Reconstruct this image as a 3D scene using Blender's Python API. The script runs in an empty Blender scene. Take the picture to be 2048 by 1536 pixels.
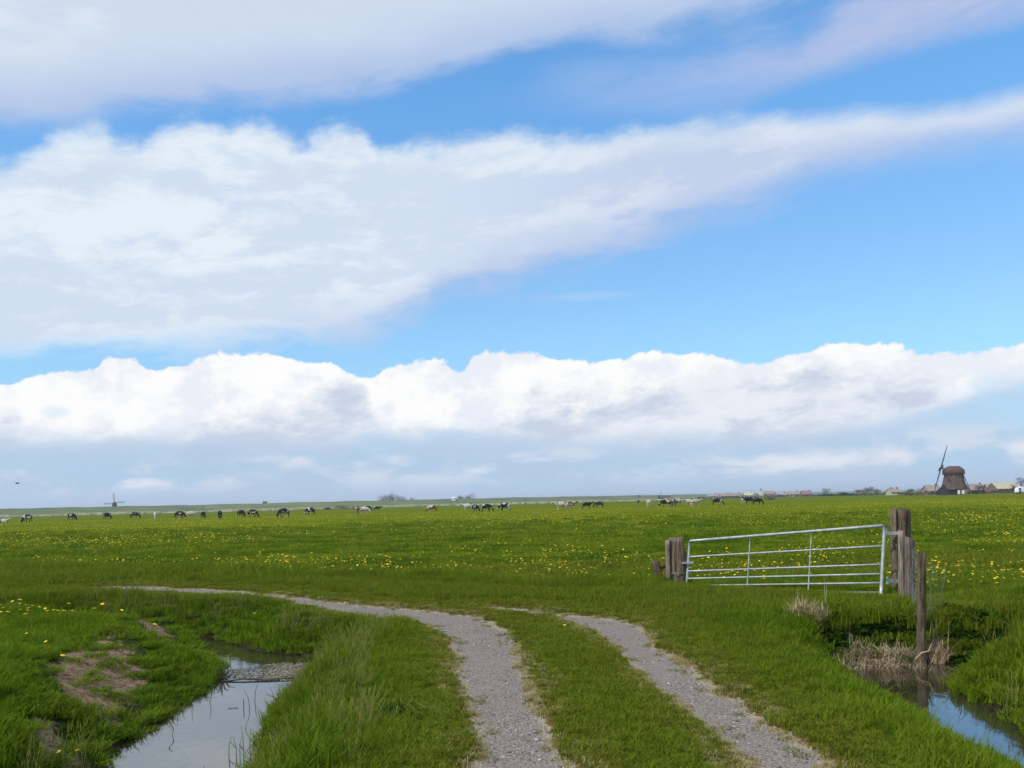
import bpy, bmesh, math, random
import numpy as np
from mathutils import Vector, Matrix
R = math.radians
random.seed(7)
rng = np.random.default_rng(11)
scene = bpy.context.scene
col = scene.collection

# ------------------------------------------------------------------ camera
F = 1750.0                 # focal length in photo pixels (photo 2048 px wide)
EYE = 1.65
HOR = 1003.0
ROLL = R(1.43)
cr, sr = math.cos(ROLL), math.sin(ROLL)
ax_r = Vector((cr, 0, -sr)); ax_u = Vector((sr, 0, cr)); ax_f = Vector((0, 1, 0))
cam_d = bpy.data.cameras.new('camera')
cam_d.sensor_width = 36.0
cam_d.lens = F / 2048 * 36.0
cam_d.shift_y = (HOR - 768) / 2048
cam_d.clip_start = 0.1
cam_d.clip_end = 20000
cam = bpy.data.objects.new('camera', cam_d)
m = Matrix((ax_r, ax_u, -ax_f)).transposed().to_4x4()
m.translation = (0, 0, EYE)
cam.matrix_world = m
col.objects.link(cam)
scene.camera = cam

# ------------------------------------------------------------------ light
SUN_AZ, SUN_EL = R(-125), R(47)      # azimuth clockwise from +Y
sun_d = bpy.data.lights.new('sun', 'SUN')
sun_d.energy = 3.1
sun_d.angle = R(0.6)
sun_d.color = (1.0, 0.96, 0.88)
sun = bpy.data.objects.new('sun', sun_d)
sdir = Vector((math.sin(SUN_AZ) * math.cos(SUN_EL), math.cos(SUN_AZ) * math.cos(SUN_EL), math.sin(SUN_EL)))
sun.rotation_euler = sdir.to_track_quat('Z', 'Y').to_euler()
sun.location = sdir * 50
col.objects.link(sun)
vs = scene.view_settings
vs.view_transform = 'Standard'; vs.look = 'None'; vs.gamma = 1; vs.exposure = 0
vs.use_curve_mapping = False
scene.render.film_transparent = False
scene.cycles.max_bounces = 6
scene.cycles.diffuse_bounces = 3
scene.cycles.transmission_bounces = 4
scene.cycles.transparent_max_bounces = 6


def ray(px, py):
    return ax_r * ((px - 1024) / F) + ax_u * ((HOR - py) / F) + ax_f


def at(px, py, d):
    """world point seen at a photo pixel, d metres ahead"""
    v = ray(px, py)
    return Vector((v.x * d, v.y * d, EYE + v.z * d))


def onz(px, py, z=0.0):
    """world x, y where the view through a photo pixel meets height z"""
    v = ray(px, py)
    t = (z - EYE) / v.z
    return (v.x * t, v.y * t)


# ------------------------------------------------------------------ shader expression helper
class N:
    def __init__(s, tree): s.t = tree
    def new(s, typ, **kw):
        n = s.t.nodes.new(typ)
        for k, v in kw.items(): setattr(n, k, v)
        return n
    def put(s, sock, v):
        if v is None: return
        if isinstance(v, bpy.types.NodeSocket): s.t.links.new(v, sock)
        elif isinstance(v, (tuple, list)):
            v = tuple(v)
            try: sock.default_value = v
            except Exception: sock.default_value = v + (1.0,)
        else: sock.default_value = v
    def m(s, op, a, b=None, c=None, clamp=False):
        n = s.new('ShaderNodeMath', operation=op, use_clamp=clamp)
        s.put(n.inputs[0], a); s.put(n.inputs[1], b); s.put(n.inputs[2], c)
        return n.outputs[0]
    def add(s, a, b): return s.m('ADD', a, b)
    def sub(s, a, b): return s.m('SUBTRACT', a, b)
    def mul(s, a, b): return s.m('MULTIPLY', a, b)
    def div(s, a, b): return s.m('DIVIDE', a, b)
    def ss(s, x, a, b, lo=0.0, hi=1.0):
        n = s.new('ShaderNodeMapRange', interpolation_type='SMOOTHSTEP')
        s.put(n.inputs[0], x); s.put(n.inputs[1], a); s.put(n.inputs[2], b)
        s.put(n.inputs[3], lo); s.put(n.inputs[4], hi)
        return n.outputs[0]
    def mix(s, f, a, b, blend='MIX'):
        n = s.new('ShaderNodeMix', data_type='RGBA', blend_type=blend)
        s.put(n.inputs[0], f); s.put(n.inputs[6], a); s.put(n.inputs[7], b)
        return n.outputs[2]
    def vec(s, x, y, z):
        n = s.new('ShaderNodeCombineXYZ')
        s.put(n.inputs[0], x); s.put(n.inputs[1], y); s.put(n.inputs[2], z)
        return n.outputs[0]
    def xyz(s, v):
        n = s.new('ShaderNodeSeparateXYZ'); s.put(n.inputs[0], v)
        return n.outputs
    def noise(s, v, scale, detail=4.0, rough=0.5, dist=0.0, color=False):
        n = s.new('ShaderNodeTexNoise')
        s.put(n.inputs['Vector'], v); s.put(n.inputs['Scale'], scale)
        s.put(n.inputs['Detail'], detail); s.put(n.inputs['Roughness'], rough)
        s.put(n.inputs['Distortion'], dist)
        return n.outputs[1 if color else 0]
    def attr(s, name, typ='GEOMETRY'):
        n = s.new('ShaderNodeAttribute', attribute_name=name, attribute_type=typ)
        return n.outputs['Fac']


def azel(px, py):
    v = ray(px, py)
    return math.degrees(math.atan2(v.x, v.y)), math.degrees(math.atan2(v.z, math.hypot(v.x, v.y)))


# ------------------------------------------------------------------ world: daylight sky with cloud banks
world = bpy.data.worlds.new('World')
scene.world = world
world.use_nodes = True
W = N(world.node_tree)
world.node_tree.nodes.clear()
sky = W.new('ShaderNodeTexSky', sky_type='NISHITA', sun_disc=False)
sky.sun_elevation = SUN_EL; sky.sun_rotation = SUN_AZ
sky.altitude = 0; sky.air_density = 1.0; sky.dust_density = 0.6; sky.ozone_density = 1.5
tc = W.new('ShaderNodeTexCoord').outputs['Generated']
dx, dy, dz = W.xyz(tc)
az = W.mul(W.m('ARCTAN2', dx, dy), 57.2958)
hyp = W.m('SQRT', W.add(W.mul(dx, dx), W.mul(dy, dy)))
el = W.mul(W.m('ARCTAN2', dz, hyp), 57.2958)
AZ0, AZ1, EL0, EL1 = -60.0, 60.0, -5.0, 60.0
uaz = W.m('DIVIDE', W.sub(az, AZ0), AZ1 - AZ0, clamp=True)


def edge(pts, ends):
    """elevation of a cloud edge as a curve of azimuth; both ends share one value behind the viewer"""
    n = W.new('ShaderNodeFloatCurve')
    W.put(n.inputs[1], uaz)
    c = n.mapping.curves[0]
    P = []
    for px, py in pts:
        a, e = azel(px, py)
        P.append(((a - AZ0) / (AZ1 - AZ0), (e - EL0) / (EL1 - EL0)))
    e = (ends - EL0) / (EL1 - EL0)
    P = [(0.0, e)] + sorted(P) + [(1.0, e)]
    c.points[0].location = P[0]; c.points[1].location = P[-1]
    for p in P[1:-1]: c.points.new(*p)
    for p in c.points: p.handle_type = 'AUTO_CLAMPED'
    n.mapping.update()
    return W.add(W.mul(n.outputs[0], EL1 - EL0), EL0)


# noise fields over directions (stretched along the horizon, streaks rising to the right)
tilt = W.sub(dz, W.mul(dx, 0.10))
vA = W.vec(dx, dy, W.mul(tilt, 3.0))
vB = W.vec(dx, dy, W.mul(tilt, 5.0))
vC = W.vec(dx, dy, W.mul(dz, 1.3))
vD = W.vec(dx, dy, W.mul(dz, 3.2))
nA = W.noise(vA, 3.2, 5, 0.5)
nA2 = W.noise(vB, 5.0, 6, 0.58, 0.3)
nB = W.noise(vB, 2.6, 6, 0.55, 0.2)
nC = W.noise(vC, 13.0, 6, 0.56)
nC2 = W.noise(vD, 7.0, 6, 0.55)
nC3 = W.noise(vD, 16.0, 5, 0.55)
nF = W.noise(vB, 11.0, 6, 0.62, 0.6)
nG = W.noise(W.vec(dx, dy, W.mul(tilt, 3.6)), 6.5, 8, 0.64, 0.25)
nH = W.noise(vC, 34.0, 6, 0.66)
nI = W.noise(W.vec(dx, dy, W.mul(tilt, 2.2)), 15.0, 7, 0.66, 0.2)
nP = W.noise(vD, 10.0, 7, 0.6, 0.4)
c05 = lambda n: W.sub(n, 0.5)

S = 10.0                                 # the Background strength is 0.1
def K(r, g, b):                          # display colour to radiance
    f = lambda c: (c / 255 / 12.92 if c <= 10 else ((c / 255 + 0.055) / 1.055) ** 2.4) * S
    return (f(r), f(g), f(b), 1)

blue = W.mix(1.0, sky.outputs[0], W.mix(W.ss(el, 12.0, 27.0), (1.15, 1.62, 1.90, 1), (1.13, 1.92, 2.35, 1)), 'MULTIPLY')
hz = W.m('EXPONENT', W.mul(W.m('MAXIMUM', el, 0.0), -1 / 7.5))
hz2 = W.m('EXPONENT', W.mul(W.m('MAXIMUM', el, 0.0), -1 / 3.2))
base = W.mix(hz, blue, K(160, 208, 242))
base = W.mix(W.mul(hz2, 1.0), base, K(182, 208, 233))


def band(base, top, bot, wt, wb, colr, dens=1.0):
    a = W.ss(W.sub(top, el), -wt, wt)
    b = W.ss(W.sub(el, bot), -wb, wb) if not isinstance(wb, tuple) else W.ss(W.sub(el, bot), wb[0], wb[1])
    mk = W.mul(a, b)
    if dens != 1.0: mk = W.mul(mk, dens)
    return W.mix(mk, base, colr), mk


base = W.mix(W.mul(W.ss(el, 7.5, 1.5), W.ss(W.add(nC2, W.mul(c05(nG), .5)), .34, .60, .15, .85)), base, K(184, 204, 232))
# low hazy streaks and puffs near the horizon
lowd = W.ss(W.add(W.mul(nC2, 1.0), W.add(W.mul(c05(nP), 0.9), W.mul(c05(nI), .6))), 0.46, 0.68)
lowm = W.mul(W.mul(lowd, W.ss(el, 0.6, 1.8)), W.ss(el, 4.6, 3.0))
base = W.mix(W.mul(lowm, 0.62), base, K(224, 230, 241))
lowg = W.mul(W.ss(nC2, 0.56, 0.40), W.mul(W.ss(el, 1.0, 3.6), W.ss(el, 6.5, 4.0)))
base = W.mix(W.mul(lowg, 0.55), base, K(178, 196, 225))

# small bright cumulus row right of centre
for (x0, y0, hw, hh) in ((1500, 930, 3.0, .62), (1620, 920, 3.4, .55), (1785, 916, 1.1, .55), (805, 922, 1.2, .55), (560, 922, 1.8, .42), (268, 966, 1.7, .35), (2046, 905, .9, .6), (960, 935, 1.3, .4)):
    a0, e0 = azel(x0, y0)
    q = W.add(W.m('POWER', W.div(W.sub(az, a0), hw), 2.0), W.m('POWER', W.div(W.sub(el, e0), hh), 2.0))
    q = W.add(W.mul(q, 0.8), W.mul(c05(nC), 3.0))
    base = W.mix(W.mul(W.mul(W.ss(q, 1.3, -0.2), W.ss(W.add(nP, W.mul(c05(nC3), .6)), .40, .62)), 0.85), base, K(232, 236, 246))

# cumulus bank along the horizon
topC = edge([(0, 772), (60, 758), (110, 742), (190, 738), (212, 716), (262, 712), (305, 736), (345, 728), (450, 712), (560, 720), (600, 730), (655, 728), (680, 742), (745, 752), (765, 738), (800, 724), (870, 715), (925, 735), (945, 712), (990, 700), (1060, 703), (1120, 722), (1172, 736), (1240, 716), (1300, 704), (1400, 716), (1500, 722), (1580, 708), (1650, 695), (1760, 702), (1900, 700), (2048, 688)], 8.0)
botC = edge([(0, 905), (200, 905), (420, 900), (600, 905), (760, 895), (1000, 897), (1300, 905), (1500, 893), (1700, 880), (1850, 850), (1960, 815), (2048, 795)], 3.0)
tC = W.add(W.add(topC, W.mul(c05(nH), 0.9)), W.add(W.mul(c05(nC), 2.2), W.mul(c05(nI), 1.1)))
bC = W.add(botC, W.add(W.mul(c05(nC2), 2.6), W.mul(c05(nC3), 1.2)))
dep = W.sub(tC, el)
# line between sunlit tops and grey undersides
shC = edge([(0, 830), (60, 885), (250, 870), (380, 850), (470, 825), (600, 800), (680, 770), (728, 790), (760, 840), (900, 862), (1000, 835), (1100, 800), (1200, 790), (1330, 772), (1450, 745), (1700, 728), (1860, 735), (1900, 780), (2048, 770)], 5.0)
sh = W.add(shC, W.add(W.mul(c05(nC2), 4.0), W.mul(c05(nC), 3.6)))
lit = W.ss(W.sub(W.add(el, W.add(W.mul(c05(nI), 4.2), W.mul(c05(nH), 1.4))), sh), -1.2, 0.8)
relief = W.ss(W.add(nC, W.mul(c05(nH), .55)), 0.38, 0.58)
greyc = W.mix(W.ss(W.add(nC2, W.mul(c05(nI), 0.8)), 0.34, 0.62), K(201, 213, 232), K(236, 240, 247))
whitec = W.mix(relief, K(236, 241, 250), K(255, 255, 255))
colC = W.mix(lit, greyc, whitec)
colC = W.mix(W.ss(W.sub(el, bC), 1.4, -0.2), colC, K(192, 207, 231))
base, mC = band(base, tC, W.add(bC, W.mul(c05(nI), 2.6)), 0.11, (-1.3, 1.7), colC)
# sky-blue break low in the left part
aL, eL = azel(108, 822)
q = W.add(W.m('POWER', W.div(W.sub(az, aL), 1.1), 2.0), W.m('POWER', W.div(W.sub(el, eL), 0.5), 2.0))
base = W.mix(W.mul(W.ss(W.add(q, W.mul(c05(nC), 3.0)), 1.2, 0.0), 0.55), base, K(200, 228, 244))

# thin far wisps on the right
aR, eR = azel(1990, 582)
q = W.add(W.m('POWER', W.div(W.sub(az, aR), 5.5), 2.0), W.m('POWER', W.div(W.sub(el, eR), 1.0), 2.0))
base = W.mix(W.mul(W.mul(W.ss(q, 1.0, 0.0), W.ss(nA2, 0.35, 0.65)), 0.6), base, K(188, 205, 238))
aR, eR = azel(1180, 592)
q = W.add(W.m('POWER', W.div(W.sub(az, aR), 3.5), 2.0), W.m('POWER', W.div(W.sub(el, eR), 0.4), 2.0))
base = W.mix(W.mul(W.ss(q, 1.0, 0.0), 0.35), base, K(185, 212, 244))

# middle bank, a wedge narrowing to the right
topB = edge([(0, 345), (50, 322), (90, 290), (140, 266), (205, 264), (250, 282), (290, 282), (335, 258), (400, 248), (440, 262), (500, 252), (560, 268), (600, 292), (640, 264), (690, 254), (735, 268), (760, 296), (830, 296), (920, 282), (1040, 266), (1110, 278), (1200, 270), (1330, 258), (1450, 240), (1560, 236), (1600, 244), (1720, 230), (1860, 218), (1960, 206), (2048, 192)], 24.0)
botB = edge([(0, 712), (200, 712), (420, 706), (560, 700), (700, 690), (790, 668), (850, 640), (880, 600), (960, 570), (1100, 540), (1280, 500), (1330, 470), (1440, 435), (1560, 405), (1640, 365), (1800, 335), (1950, 312), (2048, 300)], 12.0)
nzB = W.ss(az, 2.0, 26.0, 1.0, 0.35)
tB = W.add(topB, W.mul(nzB, W.add(W.add(W.mul(c05(nC), 1.6), W.mul(c05(nI), 2.4)), W.add(W.mul(c05(nA2), 1.0), W.mul(c05(nH), .8)))))
bB = W.add(botB, W.mul(nzB, W.add(W.add(W.mul(c05(nB), 4.5), W.mul(c05(nG), 6.0)), W.add(W.mul(c05(nI), 3.0), W.mul(c05(nH), .8)))))
azf = W.ss(az, -6.0, 14.0)
shadeB = W.ss(W.add(W.add(nB, W.mul(c05(nI), .5)), W.add(W.mul(c05(nH), 0.2), W.mul(c05(nG), 0.9))), 0.34, 0.58)
whB = W.mix(azf, K(233, 242, 250), K(220, 229, 243))
grB = W.mix(azf, K(210, 224, 242), K(196, 210, 236))
low = W.ss(W.sub(el, bB), 3.6, 0.2)
colB = W.mix(shadeB, grB, whB)
colB = W.mix(W.mul(low, W.ss(az, -24.0, -2.0)), colB, K(184, 200, 234))
colB = W.mix(W.mul(W.ss(W.sub(tB, el), 1.8, 0.2), 0.5), colB, K(222, 234, 246))
base, mB = band(base, tB, bB, 0.75, (-1.2, 2.2), colB, 0.97)

# high streaks upper right
topE = edge([(700, 260), (1000, 215), (1100, 160), (1200, 120), (1400, 80), (1500, 62), (1580, 60), (1640, 25), (1700, -30), (1900, -80), (2048, -90)], 26.0)
botE = edge([(700, 262), (1000, 230), (1200, 235), (1350, 238), (1440, 230), (1520, 205), (1660, 165), (1780, 130), (1900, 95), (2048, 66)], 26.5)
tE = W.add(topE, W.add(W.add(W.mul(c05(nA), 4.0), W.mul(c05(nG), 3.5)), W.mul(c05(nI), 2.0)))
bE = W.add(botE, W.add(W.mul(c05(nA), 2.5), W.mul(c05(nA2), 1.6)))
dE = W.mul(W.ss(az, -2.0, 24.0, 0.34, 0.86), W.ss(W.add(nA2, W.mul(c05(nG), .8)), 0.28, 0.62, 0.55, 1.0))
a_ = W.mul(W.ss(W.sub(tE, el), -1.0, 2.0), W.ss(W.sub(el, bE), -0.4, 1.3))
base = W.mix(W.mul(a_, dE), base, W.mix(W.ss(az, 4.0, 28.0), K(168, 192, 236), K(192, 200, 230)))

# top-left sheet
botA = edge([(0, 268), (130, 262), (260, 236), (420, 222), (560, 212), (680, 192), (800, 165), (930, 140), (1050, 118), (1200, 98), (1300, 92), (1400, 66), (1490, 52), (1580, 22), (1660, -15), (1800, -70), (2048, -130)], 34.0)
bA = W.add(botA, W.add(W.add(W.mul(c05(nA), 2.0), W.mul(c05(nG), 3.0)), W.add(W.mul(c05(nI), 1.2), W.mul(c05(nA2), 1.6))))
dA = W.sub(el, bA); nAg = W.add(W.mul(c05(nG), .6), W.mul(c05(nI), .3))
cA = W.mix(W.ss(W.add(nA, W.add(W.mul(c05(nA2), 0.4), nAg)), 0.34, 0.58), K(208, 221, 239), K(226, 236, 247))
cA = W.mix(W.ss(dA, 4.8, 0.6), cA, K(178, 198, 233))
mA = W.mul(W.ss(dA, -0.3, 1.5), W.ss(dA, 40.0, 24.0, 0.35, 0.97))
base = W.mix(mA, base, cA)
# below the horizon
base = W.mix(W.ss(el, -0.2, -1.0), base, (1.2, 1.5, 0.9, 1))
bg = W.new('ShaderNodeBackground')
W.put(bg.inputs[0], base); bg.inputs[1].default_value = 0.1
wo = W.new('ShaderNodeOutputWorld')
world.node_tree.links.new(bg.outputs[0], wo.inputs[0])
world.cycles.sampling_method = 'MANUAL'
world.cycles.sample_map_resolution = 512

# ------------------------------------------------------------------ plain helpers
def tag(o, label=None, cat=None, group=None, kind=None):
    if label: o['label'] = label
    if cat: o['category'] = cat
    if group: o['group'] = group
    if kind: o['kind'] = kind
    return o

def link(name, me, parent=None, mats=()):
    for mt in mats: me.materials.append(mt)
    o = bpy.data.objects.new(name, me)
    col.objects.link(o)
    if parent: o.parent = parent
    return o

def empty(name, loc, rz=0):
    o = bpy.data.objects.new(name, None)
    o.location = loc; o.rotation_euler = (0, 0, rz); o.empty_display_size = 0.2
    col.objects.link(o)
    return o

class MB:
    """collects vertices and faces of one mesh"""
    def __init__(s): s.v = []; s.f = []; s.mi = []
    def poly(s, vs, fs, mi=0):
        k = len(s.v); s.v += [tuple(p) for p in vs]
        for f in fs: s.f.append(tuple(i + k for i in f)); s.mi.append(mi)
    def box(s, lo, hi, mi=0, mat=None):
        x0, y0, z0 = lo; x1, y1, z1 = hi
        vs = [(x0, y0, z0), (x1, y0, z0), (x1, y1, z0), (x0, y1, z0), (x0, y0, z1), (x1, y0, z1), (x1, y1, z1), (x0, y1, z1)]
        if mat: vs = [mat @ Vector(p) for p in vs]
        s.poly(vs, [(3, 2, 1, 0), (4, 5, 6, 7), (0, 1, 5, 4), (1, 2, 6, 5), (2, 3, 7, 6), (3, 0, 4, 7)], mi)
    def tube(s, pts, rad, n=6, mi=0, cap=True):
        """tube along points; rad one value or one per point"""
        pts = [Vector(p) for p in pts]
        if not isinstance(rad, (list, tuple)): rad = [rad] * len(pts)
        rings = []
        for i, p in enumerate(pts):
            t = (pts[min(i + 1, len(pts) - 1)] - pts[max(i - 1, 0)]).normalized()
            a = t.cross(Vector((0, 0, 1)))
            if a.length < 0.05: a = t.cross(Vector((1, 0, 0)))
            a.normalize(); b = a.cross(t).normalized()
            rings.append([p + (a * math.cos(q) + b * math.sin(q)) * rad[i] for q in [2 * math.pi * j / n for j in range(n)]])
        vs = [p for r in rings for p in r]
        fs = []
        for i in range(len(pts) - 1):
            for j in range(n):
                k = (j + 1) % n
                fs.append((i * n + j, i * n + k, (i + 1) * n + k, (i + 1) * n + j))
        if cap:
            fs.append(tuple(range(n - 1, -1, -1))[::-1]); fs.append(tuple((len(pts) - 1) * n + j for j in range(n))[::-1])
        s.poly(vs, fs, mi)
    def mesh(s, name, smooth=False):
        me = bpy.data.meshes.new(name)
        me.from_pydata(s.v, [], s.f)
        if any(s.mi): me.polygons.foreach_set('material_index', s.mi)
        if smooth: me.polygons.foreach_set('use_smooth', [True] * len(s.f))
        me.update()
        return me

def hash2(ix, iy, s):
    h = (ix * 374761393 + iy * 668265263 + s * 982451653) & 0xffffffff
    h = ((h ^ (h >> 13)) * 1274126177) & 0xffffffff
    return ((h ^ (h >> 16)) & 0xffff) / 65535.0

def vn(x, y, sc, seed=0, octv=3):
    """value noise 0..1"""
    x = np.asarray(x, float) / sc; y = np.asarray(y, float) / sc
    out = 0; amp = 1; tot = 0
    for o in range(octv):
        ix = np.floor(x).astype(np.int64); iy = np.floor(y).astype(np.int64)
        fx = x - ix; fy = y - iy
        fx = fx * fx * (3 - 2 * fx); fy = fy * fy * (3 - 2 * fy)
        a = hash2(ix, iy, seed + o); b = hash2(ix + 1, iy, seed + o)
        c = hash2(ix, iy + 1, seed + o); d = hash2(ix + 1, iy + 1, seed + o)
        out = out + amp * ((a * (1 - fx) + b * fx) * (1 - fy) + (c * (1 - fx) + d * fx) * fy)
        tot += amp; amp *= 0.5; x = x * 2.03 + 7; y = y * 2.03 + 3
    return out / tot

def sst(x, a, b):
    t = np.clip((x - a) / (b - a), 0, 1)
    return t * t * (3 - 2 * t)

def polysd(x, y, P, wid=None):
    """signed distance to polygon (positive inside) and an interpolated per-vertex value"""
    x = np.asarray(x, float); y = np.asarray(y, float)
    best = np.full(x.shape, 1e18); val = np.zeros(x.shape); ins = np.zeros(x.shape, bool)
    n = len(P)
    for i in range(n):
        ax, ay = P[i]; bx, by = P[(i + 1) % n]
        ex, ey = bx - ax, by - ay
        t = np.clip(((x - ax) * ex + (y - ay) * ey) / (ex * ex + ey * ey + 1e-12), 0, 1)
        d2 = (x - ax - t * ex) ** 2 + (y - ay - t * ey) ** 2
        k = d2 < best
        best = np.where(k, d2, best)
        if wid is not None: val = np.where(k, wid[i] * (1 - t) + wid[(i + 1) % n] * t, val)
        if ay != by:
            c = ((ay > y) != (by > y)) & (x < (bx - ax) * (y - ay) / (by - ay) + ax)
            ins ^= c
    d = np.sqrt(best)
    return np.where(ins, d, -d), val

# ------------------------------------------------------------------ plan of the place
ZW = -0.45
PZ = lambda L, z: [onz(px, py, z) for px, py in L]
# left wheel track and right wheel track (gravel), at ground height 0
G1 = [(-0.42, -3), (-0.40, 3.5)] + PZ([(933, 1536), (958, 1482), (938, 1437), (925, 1379), (906, 1345), (906, 1311), (893, 1277), (872, 1260), (846, 1243), (771, 1234), (685, 1222), (600, 1210), (513, 1197), (430, 1190), (342, 1182), (239, 1174.5), (180, 1171), (239, 1169), (342, 1172.5), (430, 1177), (513, 1183), (600, 1196), (685, 1203), (771, 1211), (873, 1219), (962, 1230), (985, 1243), (1022, 1260), (1034, 1277), (1042, 1311), (1058, 1345), (1077, 1379), (1094, 1437), (1118, 1482), (1160, 1536)], 0) + [(0.42, 3.5), (0.42, -3)]
G2 = [(1.22, -3), (1.30, 3.5)] + PZ([(1515, 1536), (1470, 1505), (1429, 1467), (1385, 1426), (1350, 1399), (1306, 1368), (1262, 1327), (1231, 1293), (1180, 1260), (1111, 1231), (1050, 1223), (1000, 1217), (965, 1212), (1000, 1211), (1050, 1214), (1111, 1223), (1197, 1230), (1279, 1248), (1309, 1272), (1313, 1286), (1350, 1306), (1385, 1330), (1419, 1358), (1436, 1382), (1497, 1394), (1506, 1416), (1538, 1440), (1593, 1464), (1648, 1498), (1675, 1536)], 0) + [(1.92, 3.5), (1.9, -3)]
# left ditch; second number = width of the bank beside that point
WL = [((-2.0, 3), 1.2), ((-2.05, 5.5), 1.2)] + list(zip(PZ([(506, 1536), (509, 1499), (523, 1465), (537, 1441), (560, 1400), (591, 1376), (601, 1359), (641, 1331), (643, 1316), (513, 1303), (444, 1281), (385, 1268)], ZW), [1.3, 1.3, 1.3, 1.3, 1.2, 1.2, 1.1, 1.1, 1.2, 1.2, 1.1, 1.0])) + \
     [((-8.2, 16.3), .9), ((-14, 17.0), .9), ((-40, 19), .9), ((-40, 18), 1.0), ((-14, 16.1), .9), ((-8.2, 15.3), 1.0)] + \
     list(zip(PZ([(400, 1291), (434, 1318), (444, 1331), (437, 1352), (410, 1376), (379, 1403), (352, 1427), (318, 1448), (260, 1478), (225, 1499), (212, 1536)], ZW), [1.1, 1.4, 1.5, 1.5, 1.7, 1.8, 1.7, 1.5, 1.3, 1.2, 1.1])) + [((-3.35, 5.5), 1.0), ((-3.2, 3), 1.0)]
WR = [((3.5, 3), 1.3)] + list(zip(PZ([(2013, 1537), (1952, 1512), (1915, 1495), (1890, 1471), (1868, 1444), (1841, 1429), (1800, 1419), (1756, 1402), (1731, 1383), (1707, 1366), (1682, 1346), (1652, 1332), (1662, 1326), (1719, 1326), (1829, 1327), (1890, 1327), (1950, 1318), (1990, 1311)], ZW), [1.5, 1.5, 1.5, 1.5, 1.5, 1.5, 1.4, 1.2, 1.1, 1.0, .9, .55, .5, .5, .5, .55, .6, .7])) + \
     [((9.0, 11.9), .7), ((20, 12.4), .8), ((20, 11.7), .8), ((9.0, 11.3), .7)] + \
     list(zip(PZ([(2010, 1326), (1961, 1340), (1915, 1352), (1898, 1372), (1927, 1395), (1964, 1407), (2000, 1429), (2048, 1466)], ZW), [.7, .7, .7, .8, .9, 1.0, 1.0, 1.0])) + [((4.9, 6.0), 1.0), ((5.0, 3), 1.0)]
PWL, WWL = [p for p, w in WL], [w for p, w in WL]
PWR, WWR = [p for p, w in WR], [w for p, w in WR]
# bare brown patches on the left bank
BARE = [PZ([(92, 1395), (140, 1345), (205, 1322), (262, 1338), (288, 1360), (262, 1392), (240, 1420), (190, 1436), (130, 1424)], -0.25),
        PZ([(250, 1278), (285, 1266), (330, 1280), (352, 1302), (320, 1312), (285, 1300)], -0.3),
        PZ([(60, 1470), (95, 1450), (160, 1478), (130, 1500), (80, 1492)], -0.2)]
# the pasture begins beyond this line
PL = [(-60, 33)] + PZ([(0, 1141), (300, 1150), (700, 1166), (1000, 1180), (1100, 1188), (1250, 1184)], -0.1) + [(3.3, 17.8), (6.3, 14.4), (6.6, 12.9), (12, 12.6), (60, 12.6)]
PLX = np.array([p[0] for p in PL]); PLY = np.array([p[1] for p in PL])

def pastd(x, y): return (y - np.interp(x, PLX, PLY)) * 0.9

def fields(x, y):
    x = np.asarray(x, float); y = np.asarray(y, float)
    near = (np.abs(x) < 45) & (y < 60)
    d1, w1 = polysd(x, y, PWL, WWL); d2, w2 = polysd(x, y, PWR, WWR)
    pd = pastd(x, y)
    z = (vn(x, y, 2.2, 1) - .5) * .07 * near + (vn(x, y, 0.55, 5) - .5) * .03 * near
    z = z - 0.2 * sst(pd, 0.0, 2.5)
    z = z + sst(pd, 0.2, 2) * (vn(x, y, 4.5, 9) - .5) * .12 + 0.07 * np.exp(-((pd - .3) / .5) ** 2) * vn(x, y, .9, 3)
    z = z + 0.04 * np.exp(-(((x - 5.9) / 1.2) ** 2 + ((y - 13.9) / 1.3) ** 2)) - 0.12 * np.exp(-(((x - 3.4) / 1.5) ** 2 + ((y - 17.4) / 1.5) ** 2))
    lf_ = sst(-x, 3.4, 4.2) * (1 - sst(y, 15, 17)) * near
    z = z + sst(pd, 1, 4) * (y < 90) * (vn(x, y, 2.4, 44, 3) - .5) * .16
    z = z + lf_ * ((vn(x, y, 1.3, 41, 2) - .5) * .20 + .06)
    bq = np.maximum(polysd(x, y - .32, BARE[0])[0], polysd(x, y - .22, BARE[1])[0]) if near.any() else 0
    bz = np.maximum(polysd(x, y, BARE[0])[0], polysd(x, y, BARE[1])[0]) if near.any() else 0
    z = z + .12 * sst(bq, -.15, .02) * (1 - sst(bz, -.12, .02))
    gl = np.abs((x - 3.5) * .794 + (y - 17.6) * .608)
    z = z - .10 * np.exp(-(gl / .9) ** 2) * sst(x, 2.2, 4.2) * (1 - sst(x, 6.3, 7.5)) * (y > 12)
    g = np.maximum(polysd(x, y, G1)[0], polysd(x, y, G2)[0])
    z = z - 0.035 * sst(g, -.15, .1)
    nz = (vn(x, y, .6, 21) - .5)
    nearw = d1
    for d, w in ((d1, w1), (d2, w2)):
        dd = -d + nz * .22 * sst(np.abs(d), 0, .3)
        ww = np.maximum(w, .3)
        prof = sst(dd / ww, 0.0, 1.0) ** 0.75
        out = ZW + (z - ZW) * prof
        z = np.where(d > 0, ZW - np.minimum(.5, .04 + d * .9), np.where(dd < ww, np.minimum(out, z + .02), z))
    water = np.maximum(d1, d2)
    return z, g, water, pd

def H(x, y): return fields(x, y)[0]
def h1(x, y): return float(H(np.array([x]), np.array([y]))[0])

# ------------------------------------------------------------------ materials
def material(name, rough=0.9, spec=0.2):
    mt = bpy.data.materials.new(name); mt.use_nodes = True
    t = mt.node_tree; b = t.nodes['Principled BSDF']
    b.inputs['Roughness'].default_value = rough
    b.inputs['Specular IOR Level'].default_value = spec
    return mt, N(t), b

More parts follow.
